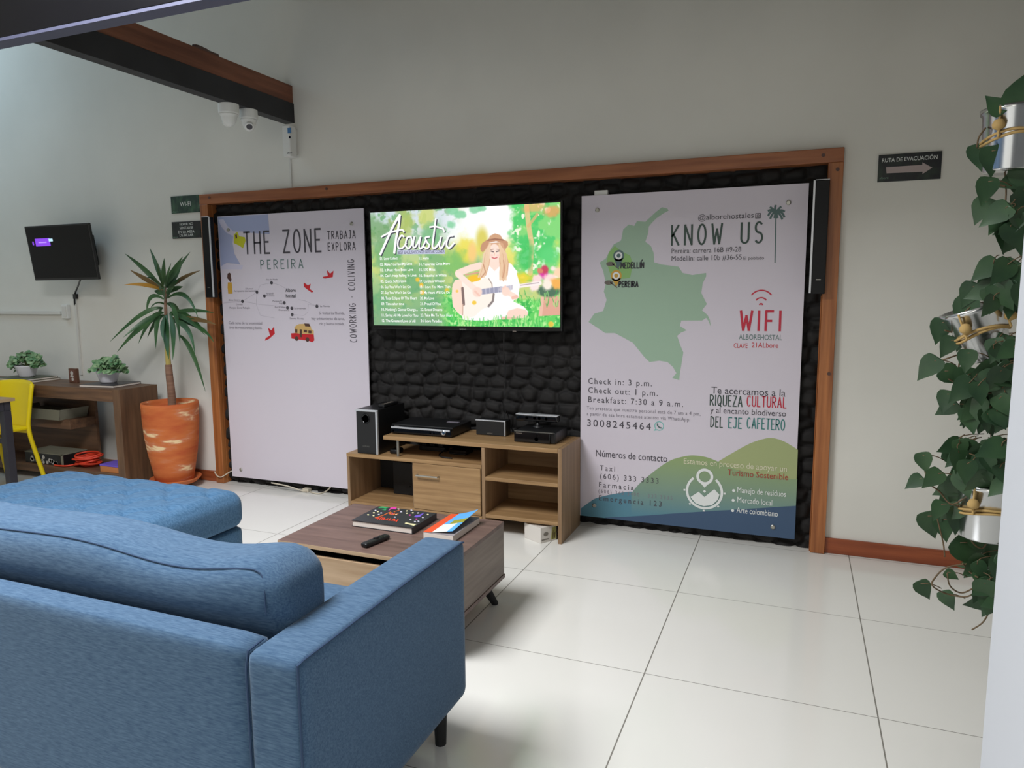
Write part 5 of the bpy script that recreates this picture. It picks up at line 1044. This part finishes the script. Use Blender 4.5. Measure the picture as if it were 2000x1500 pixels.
box('tabletop', (-5.3, -2.2, .728), (TXR, TYB, .75), 'table_wood_light', t, bevel=.002)
b = MB(); b.box((-5.27, TYB-.065, .665), (TXR-.02, TYB-.02, .7275)); b.box((TXR-.065, -2.18, .665), (TXR-.02, TYB-.066, .7275)); b.build('apron', 'chair_metal', t, bevel=.003)
box('stretcher', (-5.2, TYB-.055, .43), (TXR-.075, TYB-.03, .465), 'chair_metal', t, bevel=.002)
for x, y in ((TXR-.072, TYB-.072), (-5.27, TYB-.072), (TXR-.072, -2.17)): box('leg', (x, y, 0), (x+.052, y+.052, .6645), 'chair_metal', t, bevel=.003)

# ------------------------------------------------------------------ terracotta pot with a dragon tree
px0, py0 = -3.30, -.235; zb = .05
t = thing('potted_palm', (px0, py0, 0), 'tall spiky palm in a whitewashed terracotta pot beside the wooden frame', 'plant')
b = MB(); b.lathe([(0, 0), (.11, 0), (.13, .03), (.13, .04), (0, .04)], (px0, py0, 0), 32); b.build('plant_stand', 'walnut', t)
b = MB(); b.lathe([(0, 0), (.15, 0), (.178, .028), (.182, .036), (.172, .036), (.145, .012), (0, .012)], (px0+.01, py0, .0405), 40); b.build('saucer', 'terracotta', t, smooth=True)
zb = .054; H = .652-zb
b = MB(); b.lathe([(0, 0), (.128, 0), (.134, .006), (.152, H*.18), (.172, H*.36), (.188, H*.56), (.196, H*.76), (.198, H*.93), (.2005, H*.965), (.197, H), (.188, H), (.184, H*.965), (.181, H*.9), (0, H*.88)], (px0, py0, zb), 56); pot = b.build('pot', 'terracotta', t, smooth=True)
b = MB(); b.lathe([(0, .012), (.08, .01), (.178, 0)], (px0, py0, zb+H*.885), 32); b.build('soil', 'soil', t)
YS = py0
st = [A(336, 800, y=YS), A(335, 770, y=YS), A(331, 735, y=YS), A(329, 712, y=YS)]; st[0][2] = zb+H*.86
b = MB(); b.tube(smooth_path(st, 6), np.linspace(.030, .024, 19), 14); b.build('trunk', 'trunk', t, smooth=True)
s2 = [A(329, 712, y=YS), A(327.5, 690, y=YS), A(325, 640, y=YS), A(323.5, 600, y=YS), A(323, 575, y=YS), A(322.5, 560, y=YS)]
b = MB(); b.tube(smooth_path(s2, 5), np.linspace(.017, .007, 26), 12); b.v = b.v; b.build('young_stem', 'trunk', t, smooth=True)
b = MB(); b.tube(smooth_path([A(329.2, 714, y=YS), A(328, 700, y=YS), A(326.5, 676, y=YS), A(325.3, 650, y=YS)], 4), [.0195, .0195, .019, .019, .0185, .018, .0178, .0175, .017, .0165, .016, .0155, .015][:13], 12); b.build('yellow_stem_band', 'trunk_yellow', t, smooth=True)
leaves = [(540,430,400,260,200,115),(545,400,500,250,420,65),(545,390,545,280,550,155),(565,410,640,280,780,100),(560,400,630,270,715,140),(520,420,370,330,245,260),(530,440,400,370,190,393),(575,440,700,320,870,265),(580,470,640,420,715,408),(550,480,500,450,460,447),(580,510,760,380,850,690),(545,520,400,420,393,650),(540,600,400,560,65,900),(540,640,380,690,185,860),(545,660,350,720,130,990),(545,640,440,620,320,915),(530,590,470,700,475,960),(570,650,560,800,590,1055),(595,545,670,600,690,920),(600,640,650,760,625,1060),(600,640,740,600,935,840),(600,660,720,630,915,840),(600,720,790,690,820,1000),(680,840,790,880,915,1340),(600,640,800,600,990,640),(600,690,850,680,1010,745),(600,700,900,720,990,905),(560,660,520,760,545,890),(555,660,470,690,400,860),(545,420,470,320,380,330),(570,420,640,350,700,230),(548,430,520,330,480,180),(556,420,575,330,610,200),(552,470,500,400,440,330),(566,470,620,400,690,330),(550,500,520,430,500,360),(566,520,600,450,630,420),(556,540,550,470,560,380),(548,560,470,540,430,600),(570,560,640,560,690,640)]
Z8 = (200, 470, 1182/260); rg = random.Random(11); LB = [MB(), MB(), MB()]
for i, q in enumerate(leaves):
    (a, m_, c) = zp([(q[0],q[1]),(q[2],q[3]),(q[4],q[5])], Z8)
    dy = rg.uniform(-.26, .12) if i not in (17, 19, 27) else -.20
    if c[0] > 400: dy = rg.uniform(-.12, .05)
    dy = min(dy, .16)
    P0 = A(*a, y=YS+.0); P2 = A(*c, y=YS+dy); mid = A(*m_, y=YS+dy*.5); ctl = mid
    P = bez(P0, ctl, P2, 13); W_ = rg.uniform(.015, .021) if i != 17 else .028; g = LB[0] if i not in (5, 7, 25) else LB[1]; g = LB[2] if i == 6 else g; W_ *= .7 if i == 6 else 1
    vs = []; T0 = None
    for k, p in enumerate(P):
        r_ = k/12; tan = P[min(k+1, 12)]-P[max(k-1, 0)]; tan /= np.linalg.norm(tan); view = np.array([.35, -1, .15]); side = np.cross(tan, view); side /= np.linalg.norm(side); nrm = np.cross(side, tan)
        wd = W_*(min(1, .28+1.9*r_) if r_ < .4 else 1)*(1-max(0, (r_-.4)/.6)**1.7)+.0008
        vs += [p-side*wd+nrm*wd*.25, p, p+side*wd+nrm*wd*.25]
    fs = [(3*k+j, 3*k+j+1, 3*k+4+j, 3*k+3+j) for k in range(12) for j in (0, 1)]
    g.add(vs, fs)
for g, mm, nm in zip(LB, ('strap_leaf', 'strap_leaf_brown', 'strap_leaf_orange'), ('leaves', 'dry_leaves', 'yellowing_leaf')): g.build(nm, mm, t, smooth=True)

# ------------------------------------------------------------------ white cables on the floor under the left poster
b = MB(); b.tube(smooth_path([A(419, 921, y=-.05), A(424, 929, y=-.05), A(432, 931.5, y=-.05), A(442, 926, y=-.03), A(449, 921.5, y=-.018), A(453, 920, y=-.006)]), .0045, 6)
tag(b.build('white_cable', 'cream_cable', smooth=True), 'white cable looping across the foot of the left frame post', 'cable', 'white cables')
b = MB(); q = [A(530, 943, y=-.03), A(560, 949, y=-.05), A(590, 958.5, z=.008), A(598, 960, z=.01)]
b.tube(smooth_path(q), .005, 6); c = A(601, 957, z=.012); b.box((c[0]-.03, c[1]-.022, .001), (c[0]+.022, c[1]+.014, .026)); b.tube(smooth_path([A(606, 961, z=.006), A(622, 964, z=.006), A(636, 960, z=.008), A(645, 952, y=-.03)]), .005, 6)
tag(b.build('white_cable', 'cream_cable', bevel=.001), 'white cable with a plug on the floor below the THE ZONE poster', 'cable', 'white cables')

# ------------------------------------------------------------------ hanging heart-leaf plants in metal pots, far right
HY = -1.30
def heart(b, c, tip, r, n, m=0):
    """heart-shaped leaf: c stalk end, tip direction, r length, n facing"""
    c = np.array(c, float); d = np.array(tip, float); d /= np.linalg.norm(d); n = np.array(n, float); n -= d*(n@d); n /= np.linalg.norm(n); s = np.cross(d, n)
    prof = [(-.10, .0), (-.20, .18), (-.16, .34), (.02, .43), (.25, .42), (.5, .30), (.78, .12), (1.0, 0)]
    mid = [c+d*r*x+n*r*(-.06*(x**2)) for x, w_ in prof]; lft = [c+d*r*x+s*r*w_+n*r*(.10*w_-.06*x*x) for x, w_ in prof]; rgt = [c+d*r*x-s*r*w_+n*r*(.10*w_-.06*x*x) for x, w_ in prof]
    mid[0] = c; k = len(prof); fs = []
    for i in range(k-1): fs += [(i, i+1, k+i+1, k+i), (i, 2*k+i, 2*k+i+1, i+1)]
    b.add(mid+lft+rgt, fs, m)
def hanging(zc, rim, label, leaf_px, fill, vines, seed, tilt=0, conical=False, hgt=.20, rad=.105):
    """leaf_px: (u, v, angle of the tip in degrees on the photo plane, size m)"""
    c = A(*zc, y=HY); rg = random.Random(seed)
    t = thing('hanging_plant', c, label, 'plant', 'heart-leaf plants hanging in metal pots')
    T = np.array([[math.cos(tilt), 0, math.sin(tilt)], [0, 1, 0], [-math.sin(tilt), 0, math.cos(tilt)]])
    rb = rad*.55 if conical else rad*.82
    b = MB(); b.lathe([(0, 0), (rb, 0), (rb+.004, .006), (rad*.97, hgt*.9), (rad*1.04, hgt*.93), (rad*1.06, hgt), (rad*.98, hgt), (rad*.93, hgt*.93), (0, hgt*.9)], c, 40, T=T); b.build('pot', 'bucket_metal', t, smooth=True)
    b = MB()
    for h_ in (.55, .50): b.tube([c+T@np.array([(rb+(rad-rb)*h_+.004)*math.cos(a), (rb+(rad-rb)*h_+.004)*math.sin(a), hgt*h_+.012*math.sin(a*2+h_*9)]) for a in np.linspace(0, 2*math.pi, 33)[:-1]], .0045, 6, closed=True)
    for a in (-2.2, -.8): b.tube(smooth_path([c+T@np.array([(rad+.004)*math.cos(a+k*.0), (rad+.004)*math.sin(a), hgt*f_]) for k, f_ in ((0, .98), (0, .75), (0, .5))]), .004, 6); b.lathe([(0, 0), (.017, .008), (.02, .02), (.012, .035), (0, .038)], c+T@np.array([(rad+.006)*math.cos(a), (rad+.006)*math.sin(a), hgt*.6]), 10)
    b.build('twine', 'twine', t, smooth=True)
    b = MB(); e = c+np.array([0, 0, hgt*.8]); b.tube([e+np.array([rad*.6, .04, 0]), (c[0]+rad+.03, HY+.02, e[2]), (1.80, -1.6, e[2]), (1.80, -2.599, e[2])], .006, 6); b.build('bracket_arm', 'black_matte', t)
    f = MB(); s = MB(); top = c+T@np.array([0, 0, hgt*.95])
    for (u, v, ang, r_) in leaf_px:
        yy = HY+rg.uniform(-.10, .06); p = A(u, v, y=yy); d = (math.cos(math.radians(ang)), rg.uniform(-.2, .2), -math.sin(math.radians(ang)))
        heart(f, p, d, r_*.84, (rg.uniform(-.3, .1), -1, rg.uniform(-.1, .5)))
        s.tube(bez(p, p+np.array([.035, 0, .01]), p+np.array([.07, .02, -.015]), 5), .0018, 5)
    for (u0, u1, v0, v1, n) in fill:
        for k in range(n):
            p = A(rg.uniform(u0, u1), rg.uniform(v0, v1), y=HY+rg.uniform(-.16, .12)); a = rg.uniform(20, 160)
            heart(f, p, (math.cos(math.radians(a)), rg.uniform(-.4, .2), -math.sin(math.radians(a))), rg.uniform(.06, .095), (rg.uniform(-.5, .5), -1, rg.uniform(-.2, .8)))
            s.tube(bez(p, p+np.array([rg.uniform(-.02, .05), 0, .03]), p+np.array([rg.uniform(0, .08), .03, .03]), 5), .0018, 5)
    f.build('foliage', 'heart_leaf', t, smooth=True)
    for vn in vines:
        P = [A(u, v, y=HY+rg.uniform(-.05, .02)) for u, v in vn]; s.tube(smooth_path([top]+P if vn[0][1] < 0 else P, 5), .0028, 6)
    s.build('stems', 'stem_red', t, smooth=True)
hanging((1972, 336), None, 'heart-leaf plant in the topmost metal pot at the right edge',
    [(1955,215,-130,.085),(1975,205,110,.11),(1985,200,-70,.13),(1910,290,80,.10),(1937,295,85,.105),(1930,355,100,.095),(1924,395,110,.095),(1996,330,70,.12),(1995,380,60,.10)],
    [(1985, 2010, 330, 420, 6), (1958, 2005, 405, 465, 22)],
    [[(1962,240),(1960,300),(1963,340),(1965,380),(1960,420),(1955,470)], [(1925,250),(1912,268),(1908,288)], [(1965,365),(1940,358)], [(1962,398),(1938,398)], [(1990,330),(1994,360)]], 1, hgt=.205, rad=.092)
hanging((1935, 700), None, 'heart-leaf plant in the middle metal pot at the right edge',
    [(1890,590,105,.115),(1840,630,100,.10),(1858,665,115,.085),(1825,705,125,.105),(1845,725,30,.10),(1890,690,95,.085),(1885,725,90,.095),(1850,770,100,.085),(1862,790,140,.085),(1900,560,110,.10),(1878,655,100,.075)],
    [(1935, 2000, 515, 590, 38), (1935, 1990, 650, 740, 34), (1890, 1975, 740, 812, 56)],
    [[(1958,505),(1950,545),(1930,600),(1905,640),(1880,690),(1868,740),(1870,775)], [(1905,640),(1870,650),(1845,645)], [(1880,690),(1850,700),(1832,706)], [(1895,600),(1872,620)], [(1890,760),(1870,750),(1852,740)], [(1880,650),(1890,620)]], 2, tilt=-.35, conical=True, hgt=.19, rad=.10)
hanging((1928, 1048), None, 'heart-leaf plant in the lowest metal pot with twine at the right edge',
    [(1802,890,75,.08),(1796,935,140,.075),(1832,925,130,.09),(1855,880,20,.12),(1812,1008,70,.115),(1842,1015,80,.10),(1838,985,110,.08),(1875,1060,45,.15),(1798,1140,60,.085),(1845,1160,60,.08),(1850,1118,30,.055),(1870,940,100,.11),(1905,1050,60,.09),(1935,1060,80,.11)],
    [(1868, 1975, 862, 945, 70), (1905, 1955, 1085, 1150, 20), (1925, 1955, 1140, 1180, 8), (1862, 1880, 945, 1000, 6)],
    [[(1900,960),(1860,985),(1835,960),(1812,940),(1804,900)], [(1870,985),(1882,1025),(1900,1060),(1920,1070),(1935,1040)], [(1905,1100),(1850,1108),(1825,1130),(1822,1145),(1850,1160),(1890,1165),(1915,1145)], [(1850,1120),(1856,1145),(1880,1158),(1915,1140)], [(1830,1010),(1842,1060),(1845,1088)], [(1925,1165),(1932,1190),(1920,1215),(1898,1230)], [(1880,1100),(1895,1118),(1910,1128)]], 3, hgt=.20, rad=.112)
